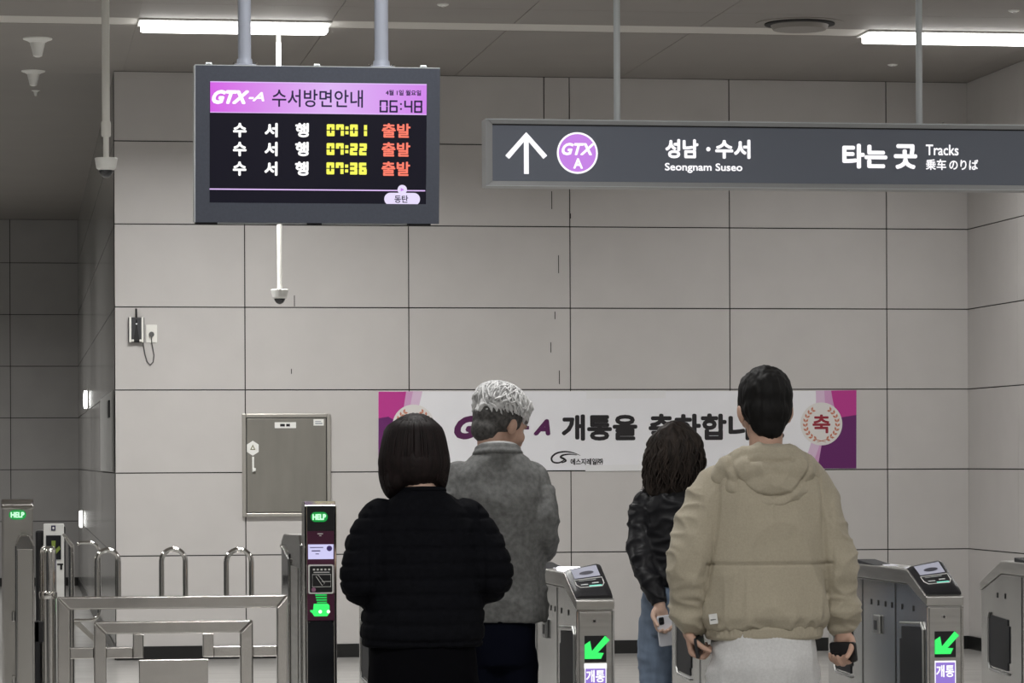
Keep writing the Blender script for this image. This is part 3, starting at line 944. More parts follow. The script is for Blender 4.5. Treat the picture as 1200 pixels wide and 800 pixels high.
def make_gate(label):
    g = thing('ticket_gate', label, 'ticket gate', (0, 0, 0), 'row of steel ticket gates')
    w = GW
    wi = 0.006
    prof = [(0.0, 0.0), (0.0, 0.935), (0.25, 1.0), (GL - 0.27, 1.0), (GL, 0.925), (GL, 0.0)]
    body = MB().prism(prof, 'x', wi, w - wi).build('body', M_gside, g, bevel=0.003)
    top = [(-0.006, 0.932), (-0.006, 0.965), (0.245, 1.052), (GL - 0.28, 1.052), (GL + 0.004, 0.96), (GL + 0.004, 0.925), (GL - 0.275, 1.002), (0.25, 1.002)]
    cap = MB().prism(top, 'x', 0, w).build('top_cover', M_brush, g, bevel=0.004)
    # front: steel plate with frame lines, sensor, arrow, poster
    fp = MB().box(0.012, w - 0.012, -0.004, 0.002, 0.0, 0.925).build('front_plate', M_brush, g, bevel=0.002)
    MB().box(0.001, 0.009, -0.007, 0.004, 0.0, 0.928).box(w - 0.009, w - 0.001, -0.007, 0.004, 0.0, 0.928).build('front_trim', M_chrome, g, bevel=0.002)
    sx = w * 0.47
    sn = MB().tube([(sx, 0.0, 0.893), (sx, -0.008, 0.893)], [0.009, 0.008], 16).build('sensor', M_chrome, fp, smooth=True)
    MB().tube([(sx, -0.006, 0.893), (sx, -0.0095, 0.893)], [0.0045, 0.004], 12).build('sensor_lens', M_black, sn, smooth=True)
    ax0, ax1, az0, az1 = w * 0.22, w * 0.78, 0.75, 0.842
    dsp = MB().box(ax0, ax1, -0.006, 0.0, az0, az1).build('arrow_display', M_black, fp)
    s = az1 - az0
    cx_, cz_ = (ax0 + ax1) / 2, (az0 + az1) / 2 + 0.004
    h = (ax1 - ax0) * 0.50
    t = 0.0155
    # arrow pointing down left: bar + two barbs
    mb = MB()
    k = t * 0.7071
    mb.prism([(cx_ - h * 0.75 - k * 0.2, cz_ - h * 0.55 - k), (cx_ + h - k * 0.4, cz_ + h + k * 0.3), (cx_ + h + k * 1.1, cz_ + h - k * 1.1), (cx_ - h * 0.55 + k, cz_ - h * 0.75 - k * 0.6)], 'y', -0.0075, -0.006)
    mb.prism([(cx_ - h, cz_ - h), (cx_ - h + 2.0 * t, cz_ - h), (cx_ - h + 1.25 * t, cz_ + h * 0.62), (cx_ - h, cz_ + h * 0.30)], 'y', -0.0078, -0.006)
    mb.prism([(cx_ - h, cz_ - h), (cx_ + h * 0.5, cz_ - h), (cx_ + h * 0.75, cz_ - h + 1.3 * t), (cx_ - h, cz_ - h + 1.6 * t)], 'y', -0.0081, -0.006)
    mb.build('green_arrow', M_green, dsp)
    pz1 = 0.738
    po = MB().box(ax0, ax1, -0.005, 0.0, 0.52, pz1).build('poster', M_poster, fp)
    pt = MB().box(ax0, ax1, -0.0058, -0.005, pz1 - 0.006, pz1).box(ax0, ax0 + 0.003, -0.0058, -0.005, 0.52, pz1).box(ax1 - 0.003, ax1, -0.0058, -0.005, 0.52, pz1)
    pt.build('poster_edge', M_wht, po)
    text('poster_text', '개통', M_wht, po, ax0 + 0.005, ax1 - 0.006, pz1 - 0.058, pz1 - 0.015, -0.0056, 0.025)
    mb = MB()
    fx, fz = (ax0 + ax1) / 2, pz1 - 0.115
    for i in range(28):
        a = 2 * math.pi * i / 28
        r1 = 0.028 if i % 2 else 0.036
        c_, s_ = math.cos(a), math.sin(a)
        mb.prism([(fx + 0.006 * c_ - 0.001 * s_, fz + 0.006 * s_ + 0.001 * c_), (fx + r1 * c_ - 0.0016 * s_, fz + r1 * s_ + 0.0016 * c_), (fx + r1 * c_ + 0.0016 * s_, fz + r1 * s_ - 0.0016 * c_), (fx + 0.006 * c_ + 0.001 * s_, fz + 0.006 * s_ - 0.001 * c_)], 'y', -0.0058, -0.005)
    mb.build('poster_firework', M_pinklit, po)
    # card reader: wedge on the slanted nose, its left side lower
    e = 0.004
    zl0, zr0, zl1, zr1 = 0.985, 0.989, 1.066, 1.092
    y0, y1 = 0.012, 0.262
    mb = MB()
    q = 10
    zt_ = lambda u, v: (zl0 * (1 - u) + zr0 * u) * (1 - v) + (zl1 * (1 - u) + zr1 * u) * v
    sof = lambda u, v: -0.006 * (max(0, 1 - min(u, 1 - u) * 9) ** 2 + max(0, 1 - min(v, 1 - v) * 9) ** 2)
    vs = [(e + (w - 2 * e) * a / q, y0 + (y1 - y0) * b / q, zt_(a / q, b / q) + sof(a / q, b / q)) for b in range(q + 1) for a in range(q + 1)]
    fs = [(b * (q + 1) + a, b * (q + 1) + a + 1, (b + 1) * (q + 1) + a + 1, (b + 1) * (q + 1) + a) for b in range(q) for a in range(q)]
    rim = [a for a in range(q + 1)] + [b * (q + 1) + q for b in range(1, q + 1)] + [q * (q + 1) + a for a in range(q - 1, -1, -1)] + [b * (q + 1) for b in range(q - 1, 0, -1)]
    n0_ = len(vs)
    vs += [(vs[i][0], vs[i][1], 0.945 + 0.075 * (vs[i][1] - y0) / (y1 - y0)) for i in rim]
    m_ = len(rim)
    fs += [(rim[(i + 1) % m_], rim[i], n0_ + i, n0_ + (i + 1) % m_) for i in range(m_)] + [tuple(n0_ + i for i in range(m_))[::-1]]
    mb.add(vs, fs)
    rd = mb.build('card_reader', M_reader, g, smooth=True, angle=50)

    def on_top(u, v, lift=0.0015):
        """u across 0..1, v along 0..1 (front to back)"""
        x = e + (w - 2 * e) * u
        y = y0 + (y1 - y0) * v
        z = (zl0 * (1 - u) + zr0 * u) * (1 - v) + (zl1 * (1 - u) + zr1 * u) * v
        return (x, y - 0.0006, z + lift)

    def patch(mb_, us, vs_, lift=0.0015, k=8):
        mb_.add([on_top(us[0] + (us[1] - us[0]) * a / k, vs_[0] + (vs_[1] - vs_[0]) * b / k, lift) for b in range(k + 1) for a in range(k + 1)],
                [(b * (k + 1) + a, b * (k + 1) + a + 1, (b + 1) * (k + 1) + a + 1, (b + 1) * (k + 1) + a) for b in range(k) for a in range(k)])
    l_ = MB(); patch(l_, (0.15, 0.86), (0.56, 0.90), 0.0018)
    lc = l_.build('reader_screen', M_lcd, rd)
    ov = MB()
    ov.add([on_top(0.52 + 0.20 * math.cos(2 * math.pi * i / 20), 0.69 + 0.06 * math.sin(2 * math.pi * i / 20), 0.0035) for i in range(20)], [tuple(range(20))])
    ov.build('screen_mark', mat('lcd_dark', (0.06, 0.06, 0.08), 0.4), lc)
    fr_ = MB()
    loop = [(0.2, 0.22), (0.8, 0.22), (0.88, 0.32), (0.88, 0.5), (0.12, 0.5), (0.12, 0.32)]
    fr_.tube([on_top(*q, 0.002) for q in loop], 0.0018, 6, closed=True)
    fr_.build('tap_outline', M_white, rd)
    ic = MB(); patch(ic, (0.24, 0.44), (0.30, 0.335), 0.002, 3); patch(ic, (0.56, 0.74), (0.33, 0.365), 0.002, 3); patch(ic, (0.22, 0.70), (0.445, 0.46), 0.002, 3)
    ic.build('tap_icons', mat('icon_grey', (0.55, 0.58, 0.57), 0.4), rd)
    ic = MB(); patch(ic, (0.45, 0.80), (0.235, 0.275), 0.0022, 4)
    ic.build('tap_lamp', mat('icon_teal', (0.2, 0.5, 0.42), 0.4, emit=(0.08, 0.5, 0.36), estr=0.8), rd)
    # lit strips on the top cover
    for yy in (0.36, 0.66, 0.98):
        MB().box(w * 0.3, w * 0.6, yy, yy + 0.07, 1.051, 1.056).build('top_light', mat('top_light', (0.5, 0.5, 0.55), 0.4, emit=(0.95, 0.95, 1.0), estr=0.25), cap, bevel=0.002)
    MB().prism([(0.70, 1.0515), (1.0, 1.0515), (1.0, 1.068)], 'x', w * 0.08, w * 0.62).build('top_window', M_dkpanel, cap, bevel=0.002)
    # side details on both flanks
    for sd, xa, xb in (('l', wi - 0.004, wi), ('r', w - wi, w - wi + 0.004)):
        mb = MB()
        mb.prism([(0.055, 0.25), (0.055, 0.835), (0.075, 0.855), (0.33, 0.845), (0.33, 0.80), (0.355, 0.80), (0.355, 0.25)], 'x', xa, xb)
        p_ = mb.build('front_side_panel', M_dkpanel, g, bevel=0.0015)
        mb = MB()
        mb.prism([(1.06, 0.625), (1.06, 0.655), (1.04, 0.655), (1.04, 0.80), (1.06, 0.80), (1.06, 0.825), (1.28, 0.835), (1.30, 0.815), (1.30, 0.65), (1.28, 0.632)], 'x', xa, xb)
        mb.build('rear_side_panel', M_dkpanel, g, bevel=0.0015)
        mb = MB()
        xm = xa - 0.002 if sd == 'l' else xb + 0.002
        q = 1 if sd == 'r' else -1
        for loop in (lp_ for lp_ in ([(0.045, 0.24), (0.045, 0.845), (0.07, 0.868), (0.345, 0.857)], [(1.05, 0.612), (1.29, 0.62), (1.312, 0.645), (1.312, 0.82), (1.29, 0.846)])):
            mb = MB()
            mb.tube([((xa if sd == 'l' else xb), y, z) for y, z in loop], 0.0045, 8)
            mb.build('panel_trim', M_satinst, g, smooth=True)
        xs_ = xa + 0.003 if sd == 'l' else xb - 0.003
        mb = MB()
        mb.box(min(xs_, xs_ + q * 0.0012), max(xs_, xs_ + q * 0.0012), 0.418, 0.424, 0.02, 0.995)
        mb.box(min(xs_, xs_ + q * 0.0012), max(xs_, xs_ + q * 0.0012), 0.885, 0.890, 0.02, 0.995)
        for yy in (0.18, 0.33, 0.47, 0.56, 0.66, 0.76, 1.10, 1.2):
            mb.box(min(xs_, xs_ + q * 0.0012), max(xs_, xs_ + q * 0.0012), yy - 0.006, yy + 0.006, 0.905, 0.925)
        mb.build('seam_slots', M_matblack, g)
        # latch housing
        xo0, xo1 = (xa - 0.007, xa + 0.004) if sd == 'l' else (xb - 0.004, xb + 0.007)
        la = MB().box(xo0, xo1, 0.62, 0.70, 0.80, 0.87).build('flap_latch', M_satinst, g, bevel=0.004)
        MB().box(xo0 - 0.003 if sd == 'l' else xo1 - 0.001, xo0 + 0.001 if sd == 'l' else xo1 + 0.003, 0.645, 0.68, 0.815, 0.85).build('latch_slot', M_black, la)
    MB().box(-0.004, w + 0.004, -0.01, GL + 0.01, 0.0, 0.06).build('base_plinth', M_brush, g, bevel=0.003)
    return g


GLAB = ['steel ticket gate mostly hidden behind the person in the black quilted jacket',
        'steel ticket gate with a lit green arrow, beside the person in the grey blazer',
        'steel ticket gate mostly hidden behind the person in the beige hooded jacket',
        'steel ticket gate with a lit green arrow, right of the person in the beige jacket',
        'steel ticket gate cut off by the right edge of the photo']
g0 = make_gate(GLAB[0])
gates = [g0]
for i in range(1, 5):
    gates.append(copy_tree(g0))
for i, g in enumerate(gates):
    g.location = (GX[i], YG, 0)
    g['label'] = GLAB[i]
for ch in gates[1].children:
    if ch.name.startswith('front_plate'):
        MB().box(GW * 0.21, GW * 0.79, -0.0065, -0.003, 0.728, 0.746).build('white_strip', M_wht, ch)
# the lit lamp on top of the second gate
MB().box(GW * 0.2, GW * 0.8, 0.47, 0.56, 1.052, 1.064).build('lit_top_lamp', glow('gate_lamp', (0.95, 0.94, 1.0), 4.0), gates[1], bevel=0.003)

# ------------------------------------------------------------------ help posts
M_maroon = mat('maroon_panel', (0.085, 0.02, 0.05), rough=0.3, coat=0.3)


def help_sign(parent, cx, z, w, h, y):
    hb_ = MB().prism(rrect(cx - w / 2, cx + w / 2, z - h / 2, z + h / 2, h * 0.48), 'y', y - 0.003, y).build('help_lamp', mat('help_green', (0.01, 0.12, 0.03), 0.3, emit=(0.005, 0.26, 0.045), estr=1.0), parent)
    text('help_text', 'HELP', M_greenw, hb_, cx - w * 0.40, cx + w * 0.40, z - h * 0.30, z + h * 0.30, y - 0.0036, 0.06)
    return hb_


hx0 = atY(358, 700, YG).x; hx1 = atY(393.5, 700, YG).x
HW = hx1 - hx0
HH = atY(375, 588, YG).z
hp = thing('help_post', 'slim steel help post with lit green HELP sign, screen and card reader', 'help post', (hx0, YG, 0))


def HP(px, py):
    p = atY(px, py, YG)
    return p.x - hx0, p.z


MB().prism([(0, 0), (0, HH - 0.012), (0.03, HH), (0.11, HH), (0.14, HH - 0.012), (0.14, 0)], 'x', 0, HW).build('body', M_steel, hp, bevel=0.003)
MB().prism([(-0.004, HH - 0.012), (0.03, HH + 0.002), (0.11, HH + 0.002), (0.12, HH - 0.004), (0.0, HH - 0.02)], 'x', -0.002, HW + 0.002).build('top_cap', M_chrome, hp, bevel=0.002)
MB().box(-0.003, 0.006, -0.006, 0.01, 0, HH - 0.014).box(HW - 0.006, HW + 0.003, -0.006, 0.01, 0, HH - 0.014).build('edge_trim', M_chrome, hp, bevel=0.002)
a = HP(359, 622); b = HP(392, 592)
tp = MB().box(0.006, HW - 0.006, -0.003, 0.001, a[1], b[1]).build('top_panel', M_black, hp)
z_ = HP(375, 605.5)[1]
help_sign(tp, HW * 0.46, z_, HW * 0.56, 0.034, -0.004)
a = HP(359, 727.5)
mp_ = MB().box(0.006, HW - 0.006, -0.003, 0.001, a[1], HP(375, 622)[1]).build('middle_panel', M_maroon, hp)
MB().box(HW * 0.4, HW * 0.58, -0.0036, -0.003, HP(0, 628.3)[1] - 0.001, HP(0, 628.3)[1] + 0.002).box(HW * 0.46, HW * 0.53, -0.0036, -0.003, HP(0, 630.2)[1] - 0.002, HP(0, 630.2)[1] + 0.001).build('small_print', M_white, mp_)
a = HP(361, 655); b = HP(390.5, 637.5)
lc = MB().box(a[0], b[0], -0.006, -0.003, a[1], b[1]).build('lcd_screen', glow('lcd_lit', (0.62, 0.60, 0.90), 1.0), mp_)
MB().box(a[0] + 0.006, b[0] - 0.035, -0.0068, -0.006, b[1] - 0.012, b[1] - 0.009).box(a[0] + 0.012, b[0] - 0.045, -0.0068, -0.006, b[1] - 0.024, b[1] - 0.020).box(a[0] + 0.025, b[0] - 0.05, -0.0068, -0.006, b[1] - 0.034, b[1] - 0.031).build('screen_lines', mat('lcd_ink', (0.12, 0.1, 0.3), 0.5), lc)
MB().prism(disc_poly(b[0] - 0.014, b[1] - 0.014, 0.0095, n=20), 'y', -0.0068, -0.006).build('screen_badge', mat('badge_violet', (0.10, 0.06, 0.28), 0.4), lc)
a = HP(361, 695.5); b = HP(390.5, 661)
cr = MB().prism(rrect(a[0], b[0], a[1], b[1], 0.006), 'y', -0.012, -0.003).build('card_reader', M_white, mp_)
crf = MB().prism(rrect(a[0] + 0.005, b[0] - 0.005, a[1] + 0.005, b[1] - 0.005, 0.004), 'y', -0.0135, -0.012).build('reader_face', M_black, cr)
mb = MB()
rx0, rx1, rz0, rz1 = a[0] + 0.014, b[0] - 0.010, a[1] + 0.024, b[1] - 0.034
mb.tube([(rx0, -0.0138, rz0), (rx1, -0.0138, rz0), (rx1, -0.0138, rz1), (rx0, -0.0138, rz1)], 0.0011, 6, closed=True)
mb.tube([(rx0 + 0.012, -0.0138, rz1 - 0.006), (rx0 + 0.02, -0.0138, rz1 - 0.002), (rx0 + 0.042, -0.0138, rz0 + 0.012), (rx0 + 0.034, -0.0138, rz0 + 0.004)], 0.001, 6, closed=True)
mb.tube([(rx0 + 0.032, -0.0138, rz0 + 0.018), (rx1, -0.0138, rz0 + 0.018)], 0.001, 6)
for i in range(5):
    mb.box(a[0] + 0.016 + i * 0.013, a[0] + 0.016 + i * 0.013 + 0.007, -0.0142, -0.0135, b[1] - 0.02, b[1] - 0.014)
mb.box(a[0] + 0.018, b[0] - 0.014, -0.0142, -0.0135, b[1] - 0.028, b[1] - 0.025)
mb.build('reader_marks', M_white, crf)
MB().prism(disc_poly(a[0] + 0.018, a[1] + 0.014, 0.0075, n=18), 'y', -0.0142, -0.0135).build('reader_badge', mat('badge_pink', (0.35, 0.16, 0.26), 0.4), crf)
mb = MB()
gz = HP(0, 698)[1]
for i in range(5):
    zz = gz - i * 0.0085
    mb.box(HW * 0.3 + 0.002 * i, HW * 0.7, -0.0045, -0.003, zz - 0.0025, zz + 0.0025)
mb.build('green_grille', mat('help_green2', (0.01, 0.1, 0.03), 0.3, emit=(0.02, 0.6, 0.10), estr=0.9), mp_)
gm = MB()
a = HP(363.5, 722); b = HP(386, 707)
gm.prism([(a[0], a[1] + 0.016), (a[0] + 0.006, a[1] + 0.012), (a[0] + 0.014, a[1]), (b[0] - 0.008, a[1]), (b[0], a[1] + 0.012), (b[0], b[1] - 0.006), (b[0] - 0.006, b[1]), (a[0] + 0.012, b[1]), (a[0] + 0.010, a[1] + 0.022), (a[0], a[1] + 0.022)], 'y', -0.005, -0.003)
gb = gm.build('green_button', M_green, mp_)
for fx_, m_ in ((0.48, M_wht), (0.75, M_wht)):
    MB().prism(disc_poly(HW * fx_, a[1] + 0.016, 0.006, n=16), 'y', -0.0058, -0.005).build('button_light', m_, gb)
lp = MB().box(0.007, HW - 0.008, -0.003, 0.001, 0.05, HP(0, 731)[1]).build('lower_panel', M_smoke, hp)
for fx_ in (0.12, 0.88):
    MB().prism(disc_poly(HW * fx_, HP(0, 733)[1], 0.003, n=12), 'y', -0.0042, -0.003).build('screw', M_chrome, lp)
# cabinet of the same post running back from it
cx_a, cx_b = -0.006, HW * 0.72
MB().prism([(0.14, 0), (0.14, 1.165), (0.19, 1.195), (0.86, 1.185), (0.95, 1.16), (0.95, 0)], 'x', cx_a, cx_b).build('rear_cabinet', M_gside, hp, bevel=0.006)
MB().box(cx_a - 0.003, cx_a, 0.22, 0.5, 0.1, 1.08).build('side_panel', M_brush, hp, bevel=0.002)
MB().box(cx_a - 0.004, cx_a, 0.56, 0.84, 0.55, 1.12).build('side_window', M_smoke, hp, bevel=0.002)
MB().tube([(cx_a - 0.004, 0.53, 0.1), (cx_a - 0.004, 0.53, 1.10), (cx_a - 0.004, 0.9, 1.14)], 0.006, 8).build('side_trim', M_chrome, hp, smooth=True)

qx0 = atY(3, 700, YG).x; qx1 = atY(39, 700, YG).x
QW = qx1 - qx0
QH = atY(21, 586, YG).z
hq = thing('help_post', 'plain steel help post with lit green HELP sign at the left edge', 'help post', (qx0, YG, 0))
MB().prism([(0, 0), (0, QH - 0.014), (0.03, QH), (0.12, QH), (0.15, QH - 0.014), (0.15, 0)], 'x', 0, QW).build('body', M_steel, hq, bevel=0.004)
MB().prism([(-0.006, QH - 0.03), (-0.004, QH - 0.02), (0.03, QH + 0.003), (0.12, QH + 0.003), (0.152, QH - 0.016), (0.152, QH - 0.03)], 'x', -0.003, QW + 0.003).build('top_cap', M_chrome, hq, bevel=0.003)
help_sign(hq, QW * 0.5, atY(21, 603, YG).z, QW * 0.56, 0.032, -0.001)
MB().box(-0.002, 0.006, -0.004, 0.01, 0, QH - 0.03).build('edge_trim', M_chrome, hq)
# narrow bright cabinet standing in front of it
vx0 = atY(18, 700, YG - 0.35).x; vx1 = atY(40.5, 700, YG - 0.35).x
vz = atY(30, 627, YG - 0.35).z
nc = thing('narrow_gate_cabinet', 'narrow polished steel gate cabinet with chamfered top at the left edge', 'gate cabinet', (vx0, YG - 0.35, 0))
VW = vx1 - vx0
MB().prism([(0, 0), (0, vz - 0.035), (VW * 0.28, vz), (VW * 0.75, vz), (VW, vz - 0.035), (VW, 0)], 'y', 0, 0.30).build('body', M_chrome, nc, bevel=0.004)
MB().prism([(VW * 0.1, 0.02), (VW * 0.1, vz - 0.045), (VW * 0.9, vz - 0.045), (VW * 0.9, 0.02)], 'y', -0.004, 0).build('front_plate', M_steel, nc, bevel=0.002)
MB().box(VW, VW + 0.016, 0.03, 0.09, 0.55, 0.93).box(VW, VW + 0.03, 0.03, 0.06, 0.86, 0.93).build('hinge_bracket', M_black, nc, bevel=0.003)
MB().box(-0.012, 0, 0.02, 0.06, 0.93, 0.965).box(-0.012, 0, 0.02, 0.06, 0.72, 0.755).build('clamp', M_chrome, nc, bevel=0.003)

# fluted steel column with a collar
cx = atY(56.5, 700, 10.8)
ztop = atY(56.5, 640, 10.8).z; zring = atY(56.5, 697, 10.8).z
rr = 0.5 * (atY(66.5, 700, 10.8).x - atY(47, 700, 10.8).x)
fc = thing('fluted_column', 'round ribbed steel column with a collar at the left end of the railing', 'post', (cx.x, 10.8, 0))


def fluted(z0, z1, r, domed):
    mb = MB()
    n = 56
    ring = lambda z, k: [(r * k * (1 - 0.07 * (0.5 + 0.5 * math.cos(14 * 2 * math.pi * i / n))) * math.cos(2 * math.pi * i / n), r * k * (1 - 0.07 * (0.5 + 0.5 * math.cos(14 * 2 * math.pi * i / n))) * math.sin(2 * math.pi * i / n), z) for i in range(n)]
    levels = [(z0, 1), (z1 - (0.02 if domed else 0), 1)] + ([(z1 - 0.008, 0.93), (z1, 0.75)] if domed else [])
    vs = []
    for z, k in levels:
        vs += ring(z, k)
    fs = [(i + n * l, (i + 1) % n + n * l, (i + 1) % n + n * (l + 1), i + n * (l + 1)) for l in range(len(levels) - 1) for i in range(n)]
    fs += [tuple(range(n))[::-1], tuple(range(n * (len(levels) - 1), n * len(levels)))]
    return mb.add(vs, fs)


fluted(zring + 0.006, ztop, rr, True).build('upper_shaft', M_chrome, fc, smooth=True)
fluted(0, zring - 0.006, rr, False).build('lower_shaft', M_chrome, fc, smooth=True)
MB().lathe([(rr * 1.03, zring - 0.012), (rr * 1.1, zring - 0.006), (rr * 1.1, zring + 0.006), (rr * 1.03, zring + 0.012)], n=32).build('collar', M_chrome, fc, smooth=True)

# ------------------------------------------------------------------ railing of square steel tube
YR = 10.75
r0 = atY(67, 720, YR)
rail = thing('steel_railing', 'polished steel railing of square tubes with an inner frame and three hoops', 'railing', (r0.x, YR, 0))


def R_(px, py):
    p = atY(px, py, YR)
    return p.x - r0.x, p.z


def tubebox(x0, x1, z0, z1, d=0.04, dy=0.0):
    return MB().box(x0, x1, dy, dy + d, z0, z1)


xa, zt = R_(67, 699.5); xb, _ = R_(337, 699.5); _, zt2 = R_(200, 713)
xl, _ = R_(82, 720); xr, _ = R_(324.5, 720)
M_rail = mat('railing_steel', (0.80, 0.78, 0.75), rough=0.16, metal=1.0, bump=0.25, bscale=2.2, stretch=(1, 1, 1))


def mitre(name, pts, d=0.04, dy=0.0, par=None):
    return MB().prism(pts, 'y', dy, dy + d).build(name, M_rail, par or rail, bevel=0.0045, seg=3)


mitre('top_rail', [(xa, zt), (xb, zt), (xr, zt2), (xl, zt2)])
mitre('upright', [(xa, zt - 0.001), (xl, zt2 - 0.001), (xl, 0), (xa, 0)])
mitre('upright', [(xb, zt - 0.001), (xb, 0), (xr, 0), (xr, zt2 - 0.001)])
ia, iz = R_(110, 728.5); ib, _ = R_(296.5, 728.5); _, iz2 = R_(200, 742)
il, _ = R_(124.5, 750); ir, _ = R_(281.5, 750)
inner = mitre('inner_frame_rail', [(ia, iz), (ib, iz), (ir, iz2), (il, iz2)])
mitre('inner_upright', [(ia, iz - 0.001), (il, iz2 - 0.001), (il, 0), (ia, 0)])
mitre('inner_upright', [(ib, iz - 0.001), (ib, 0), (ir, 0), (ir, iz2 - 0.001)])
_, mz1 = R_(200, 757.5); _, mz0 = R_(200, 770.5)
for (p, q) in ((82, 110), (124.5, 156), (250.5, 281.5), (296.5, 324.5)):
    tubebox(R_(p, 760)[0], R_(q, 760)[0], mz0, mz1, 0.036, 0.002).build('link_tube', M_rail, rail, bevel=0.003)
for (p, q) in ((156, 168.5), (238, 250.5)):
    tubebox(R_(p, 760)[0], R_(q, 760)[0], mz0, iz2, 0.036, 0.002).build('corner_stub', M_rail, rail, bevel=0.003)
a = R_(163, 773); b = R_(244, 773)
MB().box(a[0], b[0], 0.012, 0.026, 0.12, a[1]).build('infill_plate', M_rail, rail, bevel=0.003)
tubebox(il, ir, 0.08, 0.12, 0.036, 0.002).build('bottom_rail', M_rail, rail, bevel=0.003)
for pa, pb, ptop in ((110.5, 142, 641.5), (186.5, 220.5, 640.5), (262.5, 298, 641)):
    x0_, ztp = R_(pa + 3, ptop + 3); x1_, _ = R_(pb - 3, ptop + 3)
    rad_ = (x1_ - x0_) / 2
    pts = [(x0_, 0.02, zt - 0.002)] + [(x, 0.02, z) for x, z in arc((x0_ + x1_) / 2, ztp - rad_, rad_, 180, 0, 12)] + [(x1_, 0.02, zt - 0.002)]
    hp_ = MB().tube(pts, 0.0085, 12).build('hoop', M_chrome, rail, smooth=True, angle=60)

# ------------------------------------------------------------------ white validator behind the railing, rounded guard loop
YW = 12.6
w0 = atY(51, 613.5, YW); w1 = atY(75, 613.5, YW)
wv = thing('validator_column', 'white ticket validator column with a dark arrow window at the far left', 'ticket validator', (w0.x, YW, 0))
ww = w1.x - w0.x


def V(px, py):
    p = atY(px, py, YW)
    return p.x - w0.x, p.z


MB().prism(rrect(0, ww, 0.0, w0.z, 0.004), 'y', 0, 0.02).build('front', M_white, wv, bevel=0.002)
MB().box(0.004, ww + 0.006, 0.02, 0.26, 0.0, w0.z - 0.01).build('body', M_black, wv, bevel=0.006)
a = V(54, 655.5); b = V(71.5, 627)
win = MB().box(a[0], b[0], -0.003, 0.0, a[1], b[1]).build('arrow_window', M_smoke, wv)
mx = (a[0] + b[0]) / 2; mz = (a[1] + b[1]) / 2
mb = MB()
mb.prism([(mx - 0.008, mz + 0.026), (mx + 0.008, mz + 0.026), (mx + 0.006, mz - 0.01), (mx - 0.006, mz - 0.01)], 'y', -0.0045, -0.003)
mb.prism([(mx, mz - 0.036), (mx + 0.026, mz - 0.006), (mx + 0.022, mz + 0.006), (mx, mz - 0.014), (mx - 0.022, mz + 0.006), (mx - 0.026, mz - 0.006)], 'y', -0.0048, -0.003)
mb.build('arrow', mat('olive_lamp', (0.12, 0.15, 0.03), 0.4, emit=(0.10, 0.14, 0.02), estr=0.6), win)
a = V(60, 621.5); b = V(65, 615.5)
bd = MB().box(a[0], b[0], -0.002, 0, a[1], b[1]).build('blue_badge', M_navy, wv)
MB().box(a[0] + 0.005, b[0] - 0.005, -0.003, -0.002, a[1] + 0.005, b[1] - 0.005).build('badge_mark', M_white, bd)
a = V(67, 662); b = V(74, 660)
MB().box(a[0], b[0], -0.002, 0, a[1], b[1]).box(V(67.5, 0)[0], V(70, 0)[0], -0.002, 0, V(0, 668)[1], V(0, 661)[1]).build('card_slot', M_ink, wv)
MB().box(-0.03, 0.004, 0.05, 0.2, 0.05, V(0, 622)[1]).build('side_module', M_black, wv, bevel=0.008)

YL = 12.3
a = atY(83.5, 635.5, YL); b = atY(116.5, 726.5, YL)
gl = thing('guard_loop', 'thin rounded steel tube guard loop beside the white validator column', 'railing', (a.x, YL, 0))
wL = b.x - a.x
R0 = 0.035
pts = ([(x, 0, z) for x, z in arc(R0, a.z - R0 * 0.3, R0 * 0.3, 180, 90, 3)] + [(x, 0, z) for x, z in arc(wL - R0, a.z - R0, R0, 90, 0, 6)] + [(x, 0, z) for x, z in arc(wL - R0, b.z + R0, R0, 0, -90, 6)] + [(0.0, 0, b.z)])
MB().tube(pts, 0.0065, 10).build('loop_tube', M_chrome, gl, smooth=True, angle=60)
MB().tube([(0, 0, 0), (0, 0, a.z - 0.005)], 0.011, 12).build('upright', M_chrome, gl, smooth=True)
MB().prism([(0.0, b.z - 0.005), (0.03, b.z - 0.005), (0.14, b.z - 0.11), (0.14, b.z - 0.15), (0.11, b.z - 0.11)], 'y', -0.006, 0.006).build('brace', M_steel, gl, bevel=0.002)
MB().prism([(-0.035, a.z + 0.03), (-0.025, a.z + 0.035), (0.012, a.z - 0.01), (0.0, a.z - 0.02)], 'y', -0.02, 0.02).build('top_link', M_steel, gl, bevel=0.003)
MB().lathe([(0.03, 0), (0.03, 0.01), (0.012, 0.014)], n=20).build('base_flange', M_chrome, gl, smooth=True)

# ------------------------------------------------------------------ people
def ell(mb, c, r, R=None, n=20, m=14):
    vs = []; fs = []
    c = Vector(c)
    for i in range(1, m):
        a = math.pi * i / m
        for k in range(n):
            b = 2 * math.pi * k / n
            v = Vector((r[0] * math.sin(a) * math.cos(b), r[1] * math.sin(a) * math.sin(b), r[2] * math.cos(a)))
            vs.append(c + (R @ v if R else v))
    t = Vector((0, 0, r[2])); vs.append(c + (R @ t if R else t)); vs.append(c - (R @ t if R else t))
    for i in range(m - 2):
        for k in range(n):
            k2 = (k + 1) % n
            fs.append((i * n + k, (i + 1) * n + k, (i + 1) * n + k2, i * n + k2))
    T_, B_ = (m - 1) * n, (m - 1) * n + 1
    for k in range(n):
        k2 = (k + 1) % n
        fs.append((T_, k, k2)); fs.append((B_, (m - 2) * n + k2, (m - 2) * n + k))
    mb.add(vs, fs)


